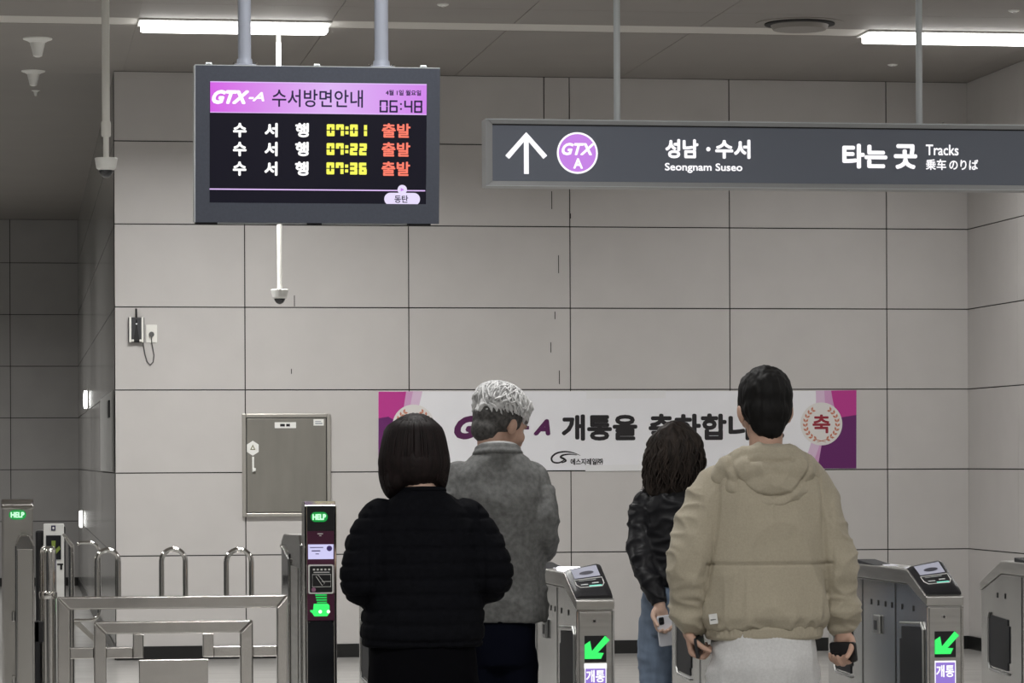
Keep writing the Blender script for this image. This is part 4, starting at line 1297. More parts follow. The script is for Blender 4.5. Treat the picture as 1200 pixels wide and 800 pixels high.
def spline(pts, rs, sub=5):
    """Catmull-Rom through the points and radii"""
    P = [Vector(p) for p in pts]
    out = []; ro = []
    n = len(P)
    for i in range(n - 1):
        p0, p1, p2, p3 = P[max(i - 1, 0)], P[i], P[i + 1], P[min(i + 2, n - 1)]
        for s in range(sub):
            t = s / sub
            out.append(0.5 * ((2 * p1) + (p2 - p0) * t + (2 * p0 - 5 * p1 + 4 * p2 - p3) * t * t + (3 * p1 - p0 - 3 * p2 + p3) * t ** 3))
            ro.append(rs[i] * (1 - t) + rs[i + 1] * t)
    out.append(P[-1]); ro.append(rs[-1])
    return out, ro


def limb(mb, pts, rs, n=18, sub=5, ends=True):
    p, r = spline(pts, rs, sub)
    mb.tube(p, r, n)
    if ends:
        ell(mb, p[0], (r[0],) * 3); ell(mb, p[-1], (r[-1],) * 3)


def rings(mb, secs, n=36, sub=4, pw=2.3):
    """horizontal superellipse rings (cx, cy, z, rx, ry) joined into a closed body"""
    S_ = []
    for i in range(len(secs) - 1):
        for s in range(sub):
            t = s / sub
            t2 = t * t * (3 - 2 * t) * 0.5 + t * 0.5
            S_.append([secs[i][k] * (1 - (t if k == 2 else t2)) + secs[i + 1][k] * (t if k == 2 else t2) for k in range(5)])
    S_.append(list(secs[-1]))
    vs = []; fs = []
    for cx_, cy_, z, rx, ry in S_:
        for k in range(n):
            a = 2 * math.pi * k / n
            c_, s_ = math.cos(a), math.sin(a)
            vs.append((cx_ + rx * math.copysign(abs(c_) ** (2 / pw), c_), cy_ + ry * math.copysign(abs(s_) ** (2 / pw), s_), z))
    for i in range(len(S_) - 1):
        for k in range(n):
            k2 = (k + 1) % n
            fs.append((i * n + k, i * n + k2, (i + 1) * n + k2, (i + 1) * n + k))
    fs.append(tuple(range(n))[::-1]); fs.append(tuple(range((len(S_) - 1) * n, len(S_) * n)))
    if S_[0][2] > S_[-1][2]:
        fs = [f[::-1] for f in fs]
    mb.add(vs, fs)


def fuse(name, mb, m, parent, voxel=0.008, smooth=4, disp=None, post=1):
    """one continuous surface from overlapping closed volumes, then folded cloth or hair relief"""
    me = bpy.data.meshes.new(name)
    me.from_pydata(mb.v, [], mb.f)
    o = bpy.data.objects.new(name, me)
    COL.objects.link(o)
    md = o.modifiers.new('r', 'REMESH'); md.mode = 'VOXEL'; md.voxel_size = voxel; md.adaptivity = 0
    sm = o.modifiers.new('s', 'SMOOTH'); sm.factor = 0.5; sm.iterations = smooth
    bpy.context.view_layer.update()
    dg = bpy.context.evaluated_depsgraph_get()
    me2 = bpy.data.meshes.new_from_object(o.evaluated_get(dg))
    bpy.data.objects.remove(o); bpy.data.meshes.remove(me)
    me2.name = name
    me2.materials.clear()
    for x in (m if isinstance(m, (list, tuple)) else [m]):
        me2.materials.append(x)
    if disp:
        N_ = len(me2.vertices)
        co = np.empty(N_ * 3, dtype=np.float32); me2.vertices.foreach_get('co', co); co = co.reshape(-1, 3)
        no = np.empty(N_ * 3, dtype=np.float32); me2.vertex_normals.foreach_get('vector', no); no = no.reshape(-1, 3)
        d = np.array([disp(Vector(co[i].tolist()), Vector(no[i].tolist())) for i in range(N_)], dtype=np.float32)
        co = co + no * d[:, None]
        me2.vertices.foreach_set('co', co.ravel().astype(np.float32))
        me2.update()
    me2.polygons.foreach_set('use_smooth', [True] * len(me2.polygons))
    o = bpy.data.objects.new(name, me2)
    COL.objects.link(o)
    o.parent = parent
    return o


def nz(p, sx, sy, sz, off=0.0):
    return noise.noise(Vector((p.x * sx + off, p.y * sy + off * 0.7, p.z * sz - off)))


def ridge(v):
    return (1 - min(1, abs(v) * 2.2)) ** 2


def bump(x, c, w):
    return math.exp(-((x - c) / w) ** 2)


def Rot(yaw=0, pitch=0, roll=0):
    return Matrix.Rotation(math.radians(yaw), 3, 'Z') @ Matrix.Rotation(math.radians(pitch), 3, 'X') @ Matrix.Rotation(math.radians(roll), 3, 'Y')


def add_hand(mb, wrist, a, c, curl=(25, 40, 30), side=1, thumb=0.5, sc=1.0):
    """palm, four fingers and a thumb. a: finger direction, c: way the palm faces"""
    a = Vector(a).normalized(); c = Vector(c); c = (c - a * c.dot(a)).normalized()
    b = a.cross(c) * side
    w = Vector(wrist)
    Rm = Matrix((b, c, a)).transposed()
    ell(mb, w + a * 0.048 * sc, (0.040 * sc, 0.0165 * sc, 0.052 * sc), Rm)
    ell(mb, w + a * 0.070 * sc, (0.041 * sc, 0.0145 * sc, 0.026 * sc), Rm)
    limb(mb, [w - a * 0.03, w + a * 0.02 * sc], [0.026 * sc, 0.026 * sc], 12, 3)
    for i, (bo, L_) in enumerate(((0.031, 0.070), (0.0105, 0.078), (-0.0105, 0.072), (-0.031, 0.057))):
        p = w + a * (0.086 - abs(bo) * 0.25) * sc + b * bo * sc
        pts = [p - a * 0.02 * sc, p]
        ang = 0
        for seg, q in zip((0.45, 0.31, 0.24), curl):
            ang += q + i * 2
            d = a * math.cos(math.radians(ang)) + c * math.sin(math.radians(ang))
            p = p + d * L_ * seg * sc
            pts.append(p)
        limb(mb, pts, [0.0098 * sc, 0.0092 * sc, 0.0088 * sc, 0.008 * sc, 0.007 * sc], 10, 3)
    p0 = w + a * 0.022 * sc + b * 0.026 * sc
    d1 = (b * 0.75 + a * 0.65 + c * thumb).normalized()
    d2 = (a * 0.9 + c * (thumb + 0.3) + b * 0.1).normalized()
    p1 = p0 + d1 * 0.032 * sc; p2 = p1 + d2 * 0.032 * sc; p3 = p2 + (d2 + c * 0.3).normalized() * 0.026 * sc
    limb(mb, [p0, p1, p2, p3], [0.015 * sc, 0.0115 * sc, 0.0095 * sc, 0.0078 * sc], 10, 3)


def add_head(mb, hc, R, sc=1.0):
    hc = Vector(hc)

    def e(c, r, r2=None):
        ell(mb, hc + R @ (Vector(c) * sc), [q * sc for q in r], R @ r2 if r2 else R)
    e((0, -0.012, 0.032), (0.074, 0.094, 0.090))            # skull
    e((0, 0.030, -0.010), (0.064, 0.064, 0.085))            # face
    e((0, 0.030, -0.058), (0.054, 0.054, 0.050))            # jaw
    e((0, 0.068, -0.092), (0.026, 0.023, 0.021))            # chin
    for s in (-1, 1):
        e((s * 0.042, 0.062, -0.025), (0.024, 0.024, 0.026))    # cheek
        e((s * 0.030, 0.080, 0.022), (0.026, 0.011, 0.008))     # brow
        e((s * 0.076, -0.006, -0.012), (0.009, 0.018, 0.030), Rot(s * -18, -8, 0))   # ear
        e((s * 0.084, -0.013, -0.004), (0.005, 0.014, 0.023), Rot(s * -24, -8, 0))
        e((s * 0.010, 0.096, -0.037), (0.009, 0.010, 0.007))    # nostril wing
    limb(mb, [hc + R @ (Vector(q) * sc) for q in ((0, 0.084, 0.020), (0, 0.098, -0.008), (0, 0.110, -0.030), (0, 0.100, -0.042))], [0.010 * sc, 0.011 * sc, 0.013 * sc, 0.010 * sc], 12, 4)
    e((0, 0.086, -0.062), (0.024, 0.011, 0.0065))
    e((0, 0.084, -0.073), (0.021, 0.011, 0.0065))


M_skin = mat('skin', (0.52, 0.33, 0.25), rough=0.5, nscale=30, namt=0.06)
M_skin2 = mat('skin_fair', (0.60, 0.41, 0.32), rough=0.5, nscale=30, namt=0.06)
M_eye = mat('eye_white', (0.75, 0.73, 0.70), rough=0.2)
M_iris = mat('eye_dark', (0.02, 0.012, 0.01), rough=0.2)
M_lip = mat('lips', (0.42, 0.19, 0.16), rough=0.45)
M_hair = mat('black_hair', (0.0045, 0.004, 0.004), rough=0.6, spec=0.2, nscale=60, namt=0.4, stretch=(1, 1, 0.2))
M_bob = mat('dark_brown_hair', (0.008, 0.0042, 0.0042), rough=0.6, spec=0.2, nscale=90, namt=0.55, stretch=(1, 1, 0.12))
M_wave = mat('brown_black_hair', (0.022, 0.016, 0.013), rough=0.6, spec=0.2, nscale=50, namt=0.6, stretch=(1, 1, 0.2))
M_silver = mat('silver_hair', (0.62, 0.62, 0.62), rough=0.5, nscale=45, namt=0.28)
M_greyh = mat('dark_grey_hair', (0.055, 0.052, 0.05), rough=0.6, nscale=90, namt=0.7)


def face_details(hc, R, parent, sc=1.0):
    hc = Vector(hc)
    for s in (-1, 1):
        mb = MB(); ell(mb, hc + R @ (Vector((s * 0.031, 0.0735, 0.004)) * sc), (0.0125 * sc,) * 3)
        ey = mb.build('eye', M_eye, parent, smooth=True, angle=80)
        mb = MB(); ell(mb, hc + R @ (Vector((s * 0.031, 0.0825, 0.003)) * sc), (0.0055 * sc, 0.0045 * sc, 0.0055 * sc), R)
        mb.build('iris', M_iris, ey, smooth=True, angle=80)
        mb = MB()
        limb(mb, [hc + R @ (Vector(q) * sc) for q in ((s * 0.013, 0.0905, 0.024), (s * 0.031, 0.0895, 0.029), (s * 0.052, 0.079, 0.024))], [0.003, 0.0036, 0.002], 8, 3)
        mb.build('eyebrow', M_hair, parent, smooth=True, angle=80)
    mb = MB()
    for dz in (0, -0.011):
        limb(mb, [hc + R @ (Vector(q) * sc) for q in ((-0.022, 0.089, -0.0665 + dz), (0, 0.0975, -0.0630 + dz), (0.022, 0.089, -0.0665 + dz))], [0.002, 0.0042, 0.002], 8, 4)
    mb.build('mouth', M_lip, parent, smooth=True, angle=80)


def person(name, label, px, Y, yaw=0.0):
    x = atY(px, 740, Y).x
    t = thing(name, label, 'person', (x, Y, 0), 'people at the ticket gates')
    t.rotation_euler = (0, 0, math.radians(yaw))
    return t


def make_body(t, skin, hc, R, hsc, neck, torso, arms, hands, hipx, hipz, legx=0.085):
    mb = MB()
    add_head(mb, hc, R, hsc)
    h = Vector(hc)
    limb(mb, [h + R @ Vector((0, -0.025, -0.035)), h + R @ Vector((0, -0.03, -0.085)) * 0.7 + Vector((neck[0], neck[1], h.z - 0.085)) * 0.3 - Vector((h.x, h.y, h.z)) * 0.0 if False else (h + R @ Vector((0, -0.03, -0.08)) + Vector(neck)) / 2, Vector(neck)], [0.055, 0.052, 0.060], 20, 5)
    rings(mb, [(a, b, c - 0.012, d * 0.88, e * 0.88) for a, b, c, d, e in torso])
    for pts, rs in arms:
        a0 = Vector(pts[0])
        limb(mb, [(a0.x * 0.80, a0.y, a0.z - 0.045), tuple(pts[1]), tuple(pts[2])], [rs[0] * 0.72, rs[1] * 0.74, rs[2]])
    for hd_ in hands:
        add_hand(mb, **hd_)
    for s in (-1, 1):
        limb(mb, [(s * hipx * 0.75, 0, hipz), (s * legx * 0.95, 0.015, 0.47), (s * legx, -0.02, 0.09)], [0.050, 0.048, 0.036], 18, 5)
        ell(mb, (s * legx, 0.05, 0.045), (0.042, 0.11, 0.035))
    return fuse('body', mb, skin, t, 0.0052, 3)


def shoes(t, legx, m, sole):
    for s in (-1, 1):
        mb = MB()
        ell(mb, (s * legx, 0.055, 0.05), (0.052, 0.135, 0.048)); ell(mb, (s * legx, -0.02, 0.08), (0.05, 0.06, 0.06))
        mb2 = MB().prism([(s * legx + 0.055 * math.cos(a) * (1.0 if math.sin(a) < 0 else 0.95), 0.05 + 0.145 * math.sin(a)) for a in [2 * math.pi * i / 28 for i in range(28)]], 'z', 0.0, 0.022)
        sh = fuse('shoe', mb, m, t, 0.009, 3)
        mb2.build('sole', sole, sh, bevel=0.005)


def trousers(t, m, waist, legx, z_cuff=0.09, rt=0.098, rk=0.078, ra=0.066, disp=None):
    mb = MB()
    rings(mb, waist)
    for s in (-1, 1):
        limb(mb, [(s * (waist[-1][3] * 0.50), waist[-1][1], waist[-1][2] + 0.03), (s * legx * 1.0, 0.01, 0.62), (s * legx, 0.012, 0.45), (s * legx, -0.015, z_cuff)], [rt, rt * 0.92, rk, ra], 22, 6)
    return fuse('trousers', mb, m, t, 0.010, 4, disp)


def strands(mb, paths, r0, r1, n=6):
    for p in paths:
        pp, rr_ = spline(p, [r0 * (0.55 if i == 0 else 1) * (1 - i / (len(p) - 1)) + r1 * i / (len(p) - 1) for i in range(len(p))], 4)
        mb.tube(pp, rr_, n)


M_shoe = mat('dark_shoe', (0.03, 0.03, 0.03), rough=0.5)
M_wshoe = mat('pale_shoe', (0.6, 0.6, 0.58), rough=0.6)
M_sole = mat('sole', (0.5, 0.5, 0.48), rough=0.7)

# ---- person in the beige hooded jacket
M_beige = mat('beige_cotton', (0.375, 0.335, 0.255), rough=0.85, nscale=160, namt=0.06, bump=0.15, bscale=300, sheen=0.1)
M_lgrey = mat('light_grey_jersey', (0.60, 0.60, 0.60), rough=0.9, nscale=140, namt=0.07, bump=0.12, bscale=260)
pA = person('person', 'person seen from behind in a beige hooded jacket and light grey trousers, holding a phone', 895, 10.0)
hcA = Vector((0.010, 0.015, 1.605)); RA = Rot(-3, -6, 0)
shA = dict(l=(-0.175, 0, 1.395), r=(0.175, 0, 1.395))
wl, wr_ = (-0.232, 0.03, 0.925), (0.258, 0.01, 0.905)
handsA = [dict(wrist=wr_, a=(0.12, 0.05, -1), c=(-0.72, -0.62, 0), curl=(58, 62, 30), side=-1, thumb=0.7),
          dict(wrist=wl, a=(0.16, 0.10, -1), c=(0.85, -0.35, 0), curl=(58, 62, 30), side=1, thumb=0.7)]
bA = make_body(pA, M_skin, hcA, RA, 1.0, (0.0, -0.015, 1.44),
               [(0, 0, 0.86, 0.15, 0.10), (0, 0, 1.05, 0.145, 0.095), (0, 0, 1.28, 0.165, 0.10), (0, -0.01, 1.40, 0.13, 0.075), (0, -0.01, 1.46, 0.06, 0.055)],
               [([shA['l'], (-0.245, -0.03, 1.14), wl], [0.05, 0.042, 0.029]), ([shA['r'], (0.225, -0.03, 1.13), wr_], [0.05, 0.042, 0.029])],
               handsA, 0.085, 0.88)
face_details(hcA, RA, bA)


def dispA(p, n):
    d = 0.0
    arm = abs(p.x) > 0.205 and p.z < 1.36
    if arm:
        d += 0.013 * ridge(nz(p, 6, 6, 9, 3.0)) + 0.007 * ridge(nz(p, 12, 12, 16, 8.0)) - 0.004
        d += 0.012 * ridge(nz(p, 6, 6, 26, 1.0)) * bump(p.z, 0.97, 0.06)
    else:
        low = max(0.0, min(1.0, (1.12 - p.z) / 0.22))
        d += 0.010 * low * ridge(nz(p, 24, 24, 2.5, 5.0))              # gathers above the hem
        d += 0.009 * ridge(nz(p, 6, 6, 3.0, 2.0)) + 0.005 * nz(p, 9, 9, 6, 7.0)
        if n.y < 0.2 and p.z < 1.128 and p.z > 1.0:
            d -= 0.006 * min(1, (1.128 - p.z) / 0.004) * max(0, (p.z - 1.0) / 0.128)   # yoke flap overlaps the lower back
        if n.y < 0.2:
            d -= 0.0075 * bump(p.z, 1.126, 0.004)
        d += 0.006 * ridge(nz(p, 14, 6, 4, 4.0)) * max(0.0, min(1.0, (p.z - 1.18) / 0.12))
    # armhole seam
    d -= 0.006 * bump(abs(p.x) - (0.155 + (1.40 - p.z) * 0.10), 0, 0.006) * (1 if 1.02 < p.z < 1.42 else 0)
    return d


mb = MB()
rings(mb, [(0, 0, 0.925, 0.186, 0.120), (0, 0, 0.96, 0.202, 0.142), (0, 0, 1.08, 0.200, 0.142), (0, 0, 1.22, 0.200, 0.138), (0, 0, 1.32, 0.200, 0.128), (0, -0.005, 1.385, 0.185, 0.108), (0, -0.01, 1.428, 0.128, 0.085), (0, -0.012, 1.462, 0.078, 0.07)])
limb(mb, [(-0.145, 0, 1.366), (-0.192, -0.01, 1.28), (-0.243, -0.03, 1.14), (-0.243, 0.0, 1.02), (-0.226, 0.025, 0.945)], [0.070, 0.074, 0.066, 0.058, 0.047], 22, 6)
limb(mb, [(0.145, 0, 1.364), (0.182, -0.01, 1.28), (0.218, -0.03, 1.14), (0.240, -0.01, 1.02), (0.255, 0.012, 0.935)], [0.070, 0.074, 0.068, 0.060, 0.048], 22, 6)
jA = fuse('jacket', mb, M_beige, pA, 0.006, 3, dispA)


def hem_disp(p, n):
    return 0.0018 * math.sin(math.atan2(p.y, p.x) * 70) * max(0.0, min(1.0, (p.z - 0.893) / 0.01)) * (1 - abs(n.z))


mb = MB(); rings(mb, [(0, 0, 0.885, 0.180, 0.118), (0, 0, 0.895, 0.187, 0.124), (0, 0, 0.925, 0.189, 0.126), (0, 0, 0.935, 0.184, 0.12)], n=80)
fuse('hem_band', mb, M_beige, jA, 0.006, 1, hem_disp)
for pts in ([(-0.226, 0.025, 0.955), (-0.229, 0.028, 0.925)], [(0.255, 0.012, 0.945), (0.258, 0.010, 0.912)]):
    mb = MB(); limb(mb, pts, [0.044, 0.040], 20, 4, ends=False)
    mb.build('cuff', M_beige, jA, smooth=True)
# hood hanging down the back
mb = MB()
ell(mb, (0.005, -0.082, 1.410), (0.138, 0.050, 0.066), Rot(0, 22, 0))
ell(mb, (0.008, -0.102, 1.362), (0.095, 0.036, 0.056), Rot(0, 10, 0))
for s in (-1, 1):
    limb(mb, [(s * 0.150, -0.045, 1.395), (s * 0.115, -0.055, 1.432), (s * 0.070, -0.062, 1.462), (0.0, -0.075, 1.475)], [0.028, 0.036, 0.030, 0.026], 16, 5)
    limb(mb, [(s * 0.140, -0.05, 1.395), (s * 0.105, -0.09, 1.355), (s * 0.045, -0.112, 1.325), (0.005, -0.118, 1.318)], [0.020, 0.018, 0.016, 0.016], 14, 5)
tp_ = [(0.088 * math.cos(a), -0.015 + 0.078 * math.sin(a), 1.462 - 0.012 * math.sin(a)) for a in [2 * math.pi * i / 24 for i in range(24)]]
mb.tube(tp_, 0.022, 12, closed=True)


def disp_hood(p, n):
    d = 0.008 * ridge(nz(p, 9, 5, 7, 1.3)) + 0.005 * ridge(nz(p, 16, 8, 12, 6.0))
    r_ = math.hypot(p.x / 0.155, (p.z - 1.455) / 0.150)
    d -= 0.009 * bump(r_, 0.80, 0.035) * (1 if n.y < 0 else 0)
    d -= 0.014 * bump(p.z, 1.446 + 0.10 * abs(p.x), 0.008) * (1 if abs(p.x) < 0.07 and n.y < 0.3 else 0)
    return d


fuse('hood', mb, M_beige, jA, 0.006, 4, disp_hood)
tg = MB()
tg.box(-0.014, 0.014, -0.002, 0.001, -0.016, 0.016)
tgo = tg.build('side_label', mat('label_white', (0.72, 0.72, 0.70), 0.7), jA, bevel=0.001)
tgo.location = (-0.184, -0.102, 0.955); tgo.rotation_euler = (0, math.radians(-8), math.radians(-38))
MB().box(-0.009, 0.009, -0.003, -0.002, -0.003, -0.001).build('label_line', M_ink, tgo)
# head of short black hair
mb = MB()
c_ = hcA


def hpt(q, hc, R):
    return Vector(hc) + R @ Vector(q)


for c0_, r_ in (((0, -0.016, 0.045), (0.086, 0.103, 0.098)), ((0, -0.045, 0.0), (0.078, 0.072, 0.075)), ((0, -0.062, -0.045), (0.056, 0.040, 0.055)), ((0, 0.02, 0.075), (0.078, 0.080, 0.062))):
    ell(mb, hpt(c0_, hcA, RA), r_, RA)
for s in (-1, 1):
    ell(mb, hpt((s * 0.066, 0.0, 0.02), hcA, RA), (0.020, 0.045, 0.05), RA)


def disp_short(p, n):
    return 0.004 * nz(p, 90, 90, 30, 2.0) + 0.005 * nz(p, 28, 28, 18, 5.0)


fuse('hair', mb, M_hair, pA, 0.0055, 3, disp_short)
trousers(pA, M_lgrey, [(0, 0, 0.95, 0.150, 0.112), (0, 0, 0.88, 0.160, 0.122), (0, -0.005, 0.80, 0.166, 0.125), (0, 0, 0.74, 0.168, 0.115)], 0.095, 0.06, 0.095, 0.08, 0.07,
         lambda p, n: 0.006 * ridge(nz(p, 9, 9, 5, 2.0)) + 0.005 * ridge(nz(p, 6, 6, 14, 6.0)))
shoes(pA, 0.095, M_wshoe, M_sole)


def phone(parent_person, label, wrist, a, c, m, size=(0.070, 0.135, 0.0085), da=0.062, dc=0.0235, db=0.0, along=False):
    """a phone lying in the curled fingers: a = finger direction, c = way the palm faces"""
    t = thing('smartphone', label, 'phone', (0, 0, 0))
    a = Vector(a).normalized(); c = Vector(c); c = (c - a * c.dot(a)).normalized()
    b = a.cross(c)
    Rz = Matrix.Rotation(parent_person.rotation_euler.z, 3, 'Z')
    X, Z = (b, -a) if along else (a, b)
    if X.cross(-c).dot(Z) < 0:
        X = -X
    M3 = Rz @ Matrix((X, -c, Z)).transposed()
    t.rotation_euler = M3.to_euler()
    t.location = Vector(parent_person.location) + Rz @ (Vector(wrist) + a * da + c * dc + b * db)
    w, h, d = size
    MB().prism(rrect(-w / 2, w / 2, -h / 2, h / 2, 0.009), 'y', -d / 2, d / 2).build('phone_body', m, t, bevel=0.0015)
    MB().prism(rrect(-w / 2 + 0.003, w / 2 - 0.003, -h / 2 + 0.003, h / 2 - 0.003, 0.007), 'y', d / 2, d / 2 + 0.0008).build('phone_screen', M_smoke, t)
    cm = MB().prism(rrect(-w / 2 + 0.006, -w / 2 + 0.03, h / 2 - 0.036, h / 2 - 0.006, 0.006), 'y', -d / 2 - 0.0015, -d / 2).build('camera_bump', M_black, t)
    for k in range(2):
        MB().tube([(-w / 2 + 0.018, -d / 2 - 0.001, h / 2 - 0.014 - 0.014 * k), (-w / 2 + 0.018, -d / 2 - 0.0026, h / 2 - 0.014 - 0.014 * k)], 0.005, 14).build('camera_lens', M_smoke, cm)
    return t


phone(pA, 'black phone held in the right hand of the person in the beige jacket', wr_, (0.12, 0.05, -1), (-0.72, -0.62, 0), M_black, (0.064, 0.098, 0.009), db=-0.012)
phone(pA, 'black phone held in the left hand of the person in the beige jacket', wl, (0.16, 0.10, -1), (0.85, -0.35, 0), M_black, (0.066, 0.12, 0.009))

# ---- person in the black quilted jacket
M_quilt = mat('black_quilted_nylon', (0.0045, 0.0048, 0.0065), rough=0.8, nscale=70, namt=0.2, bump=0.12, bscale=140, spec=0.05)
M_blk = mat('black_trousers', (0.0025, 0.0025, 0.0035), rough=0.9, spec=0.04)
pB = person('person', 'person with a dark bob seen from behind in a black quilted jacket and black trousers', 497, 9.9)
hcB = Vector((-0.027, 0.03, 1.462)); RB = Rot(4, -14, 0)
wBl, wBr = (-0.10, 0.24, 1.09), (0.10, 0.25, 1.10)
bB = make_body(pB, M_skin2, hcB, RB, 0.95, (-0.008, -0.015, 1.335),
               [(0, 0, 0.86, 0.14, 0.095), (0, 0, 1.05, 0.13, 0.09), (0, 0, 1.2, 0.145, 0.09), (0, -0.01, 1.29, 0.11, 0.07), (0, -0.01, 1.35, 0.055, 0.05)],
               [([(-0.15, 0, 1.285), (-0.195, -0.05, 1.10), wBl], [0.045, 0.038, 0.026]), ([(0.15, 0, 1.285), (0.20, -0.05, 1.10), wBr], [0.045, 0.038, 0.026])],
               [dict(wrist=wBl, a=(0.35, 1, 0.15), c=(0.5, 0, -0.7), curl=(25, 40, 30), side=1, sc=0.92), dict(wrist=wBr, a=(-0.35, 1, 0.15), c=(-0.5, 0, -0.7), curl=(25, 40, 30), side=-1, sc=0.92)],
               0.085, 0.86, 0.09)
face_details(hcB, RB, bB, 0.95)
QL = [0.906, 0.956, 0.999, 1.045, 1.092, 1.14, 1.187, 1.235, 1.283]


def dispB(p, n):
    z = p.z + 0.006 * nz(p, 5, 5, 5, 2.0) + 0.004 * abs(p.x) * 4
    gmin = min(abs(z - q) for q in QL)
    d = -0.0045 * math.exp(-(gmin / 0.004) ** 2) + 0.0022 * min(1, gmin / 0.012)
    d += 0.003 * ridge(nz(p, 16, 16, 9, 4.0)) + 0.002 * nz(p, 30, 30, 30, 1.0)
    if abs(p.x) < 0.21:
        d -= 0.006 * bump(abs(p.x), 0.168 + (1.28 - p.z) * 0.03, 0.006) * (1 if 1.0 < p.z < 1.31 else 0)
    return d


mb = MB()
rings(mb, [(-0.005, 0, 0.885, 0.182, 0.130), (-0.005, 0, 0.92, 0.190, 0.142), (0, 0, 1.02, 0.186, 0.142), (0, 0, 1.14, 0.186, 0.138), (0, 0, 1.235, 0.178, 0.124), (0, -0.005, 1.285, 0.152, 0.104), (-0.003, -0.01, 1.327, 0.104, 0.085), (-0.006, -0.012, 1.360, 0.068, 0.064)])
limb(mb, [(-0.130, 0, 1.268), (-0.166, -0.015, 1.20), (-0.196, -0.045, 1.09), (-0.165, 0.06, 1.07), (-0.11, 0.2, 1.09)], [0.066, 0.072, 0.066, 0.060, 0.046], 22, 6)
limb(mb, [(0.132, 0, 1.268), (0.170, -0.015, 1.20), (0.203, -0.045, 1.095), (0.17, 0.06, 1.075), (0.11, 0.2, 1.10)], [0.066, 0.072, 0.066, 0.060, 0.046], 22, 6)
jB = fuse('quilted_jacket', mb, M_quilt, pB, 0.0068, 2, dispB)
mb = MB(); tp_ = [(-0.006 + 0.068 * math.cos(a), -0.008 + 0.066 * math.sin(a), 1.360 - 0.006 * math.sin(a)) for a in [2 * math.pi * i / 28 for i in range(28)]]
mb.tube(tp_, 0.0085, 10, closed=True); mb.build('collar', M_quilt, jB, smooth=True, angle=80)
trousers(pB, M_blk, [(-0.003, 0, 0.93, 0.150, 0.112), (-0.003, 0, 0.86, 0.164, 0.125), (-0.003, -0.005, 0.78, 0.168, 0.13), (-0.003, 0, 0.72, 0.166, 0.118)], 0.09, 0.06, 0.092, 0.075, 0.065,
         lambda p, n: 0.004 * ridge(nz(p, 9, 9, 6, 2.0)))
shoes(pB, 0.09, M_shoe, M_sole)
mb = MB()
for c0_, r_ in (((0, -0.02, 0.035), (0.098, 0.110, 0.100)), ((0, -0.038, -0.018), (0.107, 0.098, 0.082)), ((-0.066, 0.0, -0.045), (0.042, 0.075, 0.085)), ((0.064, 0.0, -0.045), (0.042, 0.075, 0.078)),
                ((-0.064, -0.035, -0.058), (0.038, 0.058, 0.050)), ((0.062, -0.035, -0.056), (0.038, 0.058, 0.044)), ((0, -0.072, -0.020), (0.07, 0.05, 0.052)), ((0, 0.03, 0.075), (0.085, 0.075, 0.052))):
    ell(mb, hpt(c0_, hcB, Rot(4, -4, 0)), r_, Rot(4, -4, 0))
hB = fuse('bob_hair', mb, M_bob, pB, 0.0055, 4, lambda p, n: 0.0035 * nz(Vector((math.atan2(p.y - hcB.y, p.x - hcB.x), 0, p.z)), 34, 1, 2.0, 1.0) + 0.004 * nz(p, 12, 12, 4, 3.0))
mb = MB(); paths = []
rnd = random.Random(4)
for i in range(170):
    a = rnd.uniform(math.radians(175), math.radians(365))
    cx_, cy_ = hcB.x, hcB.y - 0.018
    cs, sn_ = math.cos(a), math.sin(a)
    side_ = abs(cs)
    zb = 1.422 - 0.052 * side_ ** 1.5 + rnd.uniform(-0.008, 0.010)
    rx = 0.1025; ry = 0.112
    paths.append([(cx_ + rx * 0.35 * cs, cy_ + ry * 0.35 * sn_, hcB.z + 0.123), (cx_ + rx * 0.80 * cs, cy_ + ry * 0.80 * sn_, hcB.z + 0.090), (cx_ + rx * 1.0 * cs, cy_ + ry * 1.0 * sn_, hcB.z + 0.02),
                  (cx_ + rx * 1.05 * cs, cy_ + ry * 1.0 * sn_, hcB.z - 0.03), (cx_ + rx * (0.90 + rnd.uniform(-0.05, 0.05)) * cs, cy_ + ry * 0.86 * sn_, zb)])
strands(mb, paths, 0.0065, 0.0016)
mb.build('hair_strands', M_bob, hB, smooth=True, angle=80)

# ---- person in the grey blazer, head turned to the right
M_tweed = mat('grey_tweed', (0.135, 0.137, 0.135), rough=0.9, nscale=55, namt=0.28, bump=0.12, bscale=300)
M_dkblue = mat('dark_navy_trousers', (0.004, 0.005, 0.011), rough=0.9, spec=0.05)
pC = person('person', 'person with silver hair in a grey blazer, head turned right, beside a ticket gate', 584, 11.35, -6)
hcC = Vector((0.010, 0.030, 1.578)); RC = Rot(-50, -20, 0)
wCl, wCr = (-0.08, 0.27, 1.16), (0.105, 0.25, 1.12)
bC = make_body(pC, M_skin, hcC, RC, 1.0, (-0.005, -0.02, 1.45),
               [(0, 0, 0.86, 0.135, 0.10), (0, 0, 1.05, 0.14, 0.095), (0, 0, 1.28, 0.155, 0.10), (0, -0.01, 1.40, 0.12, 0.075), (0, -0.015, 1.47, 0.058, 0.055)],
               [([(-0.155, 0, 1.40), (-0.19, -0.04, 1.17), wCl], [0.048, 0.04, 0.028]), ([(0.145, 0, 1.40), (0.155, -0.04, 1.18), wCr], [0.048, 0.04, 0.028])],
               [dict(wrist=wCl, a=(0.35, 1, 0.1), c=(0.4, 0, 0.8), curl=(25, 40, 30), side=1), dict(wrist=wCr, a=(-0.25, 1, -0.1), c=(-0.8, 0, -0.3), curl=(30, 45, 35), side=-1)],
               0.07, 0.86, 0.07)
face_details(hcC, RC, bC)


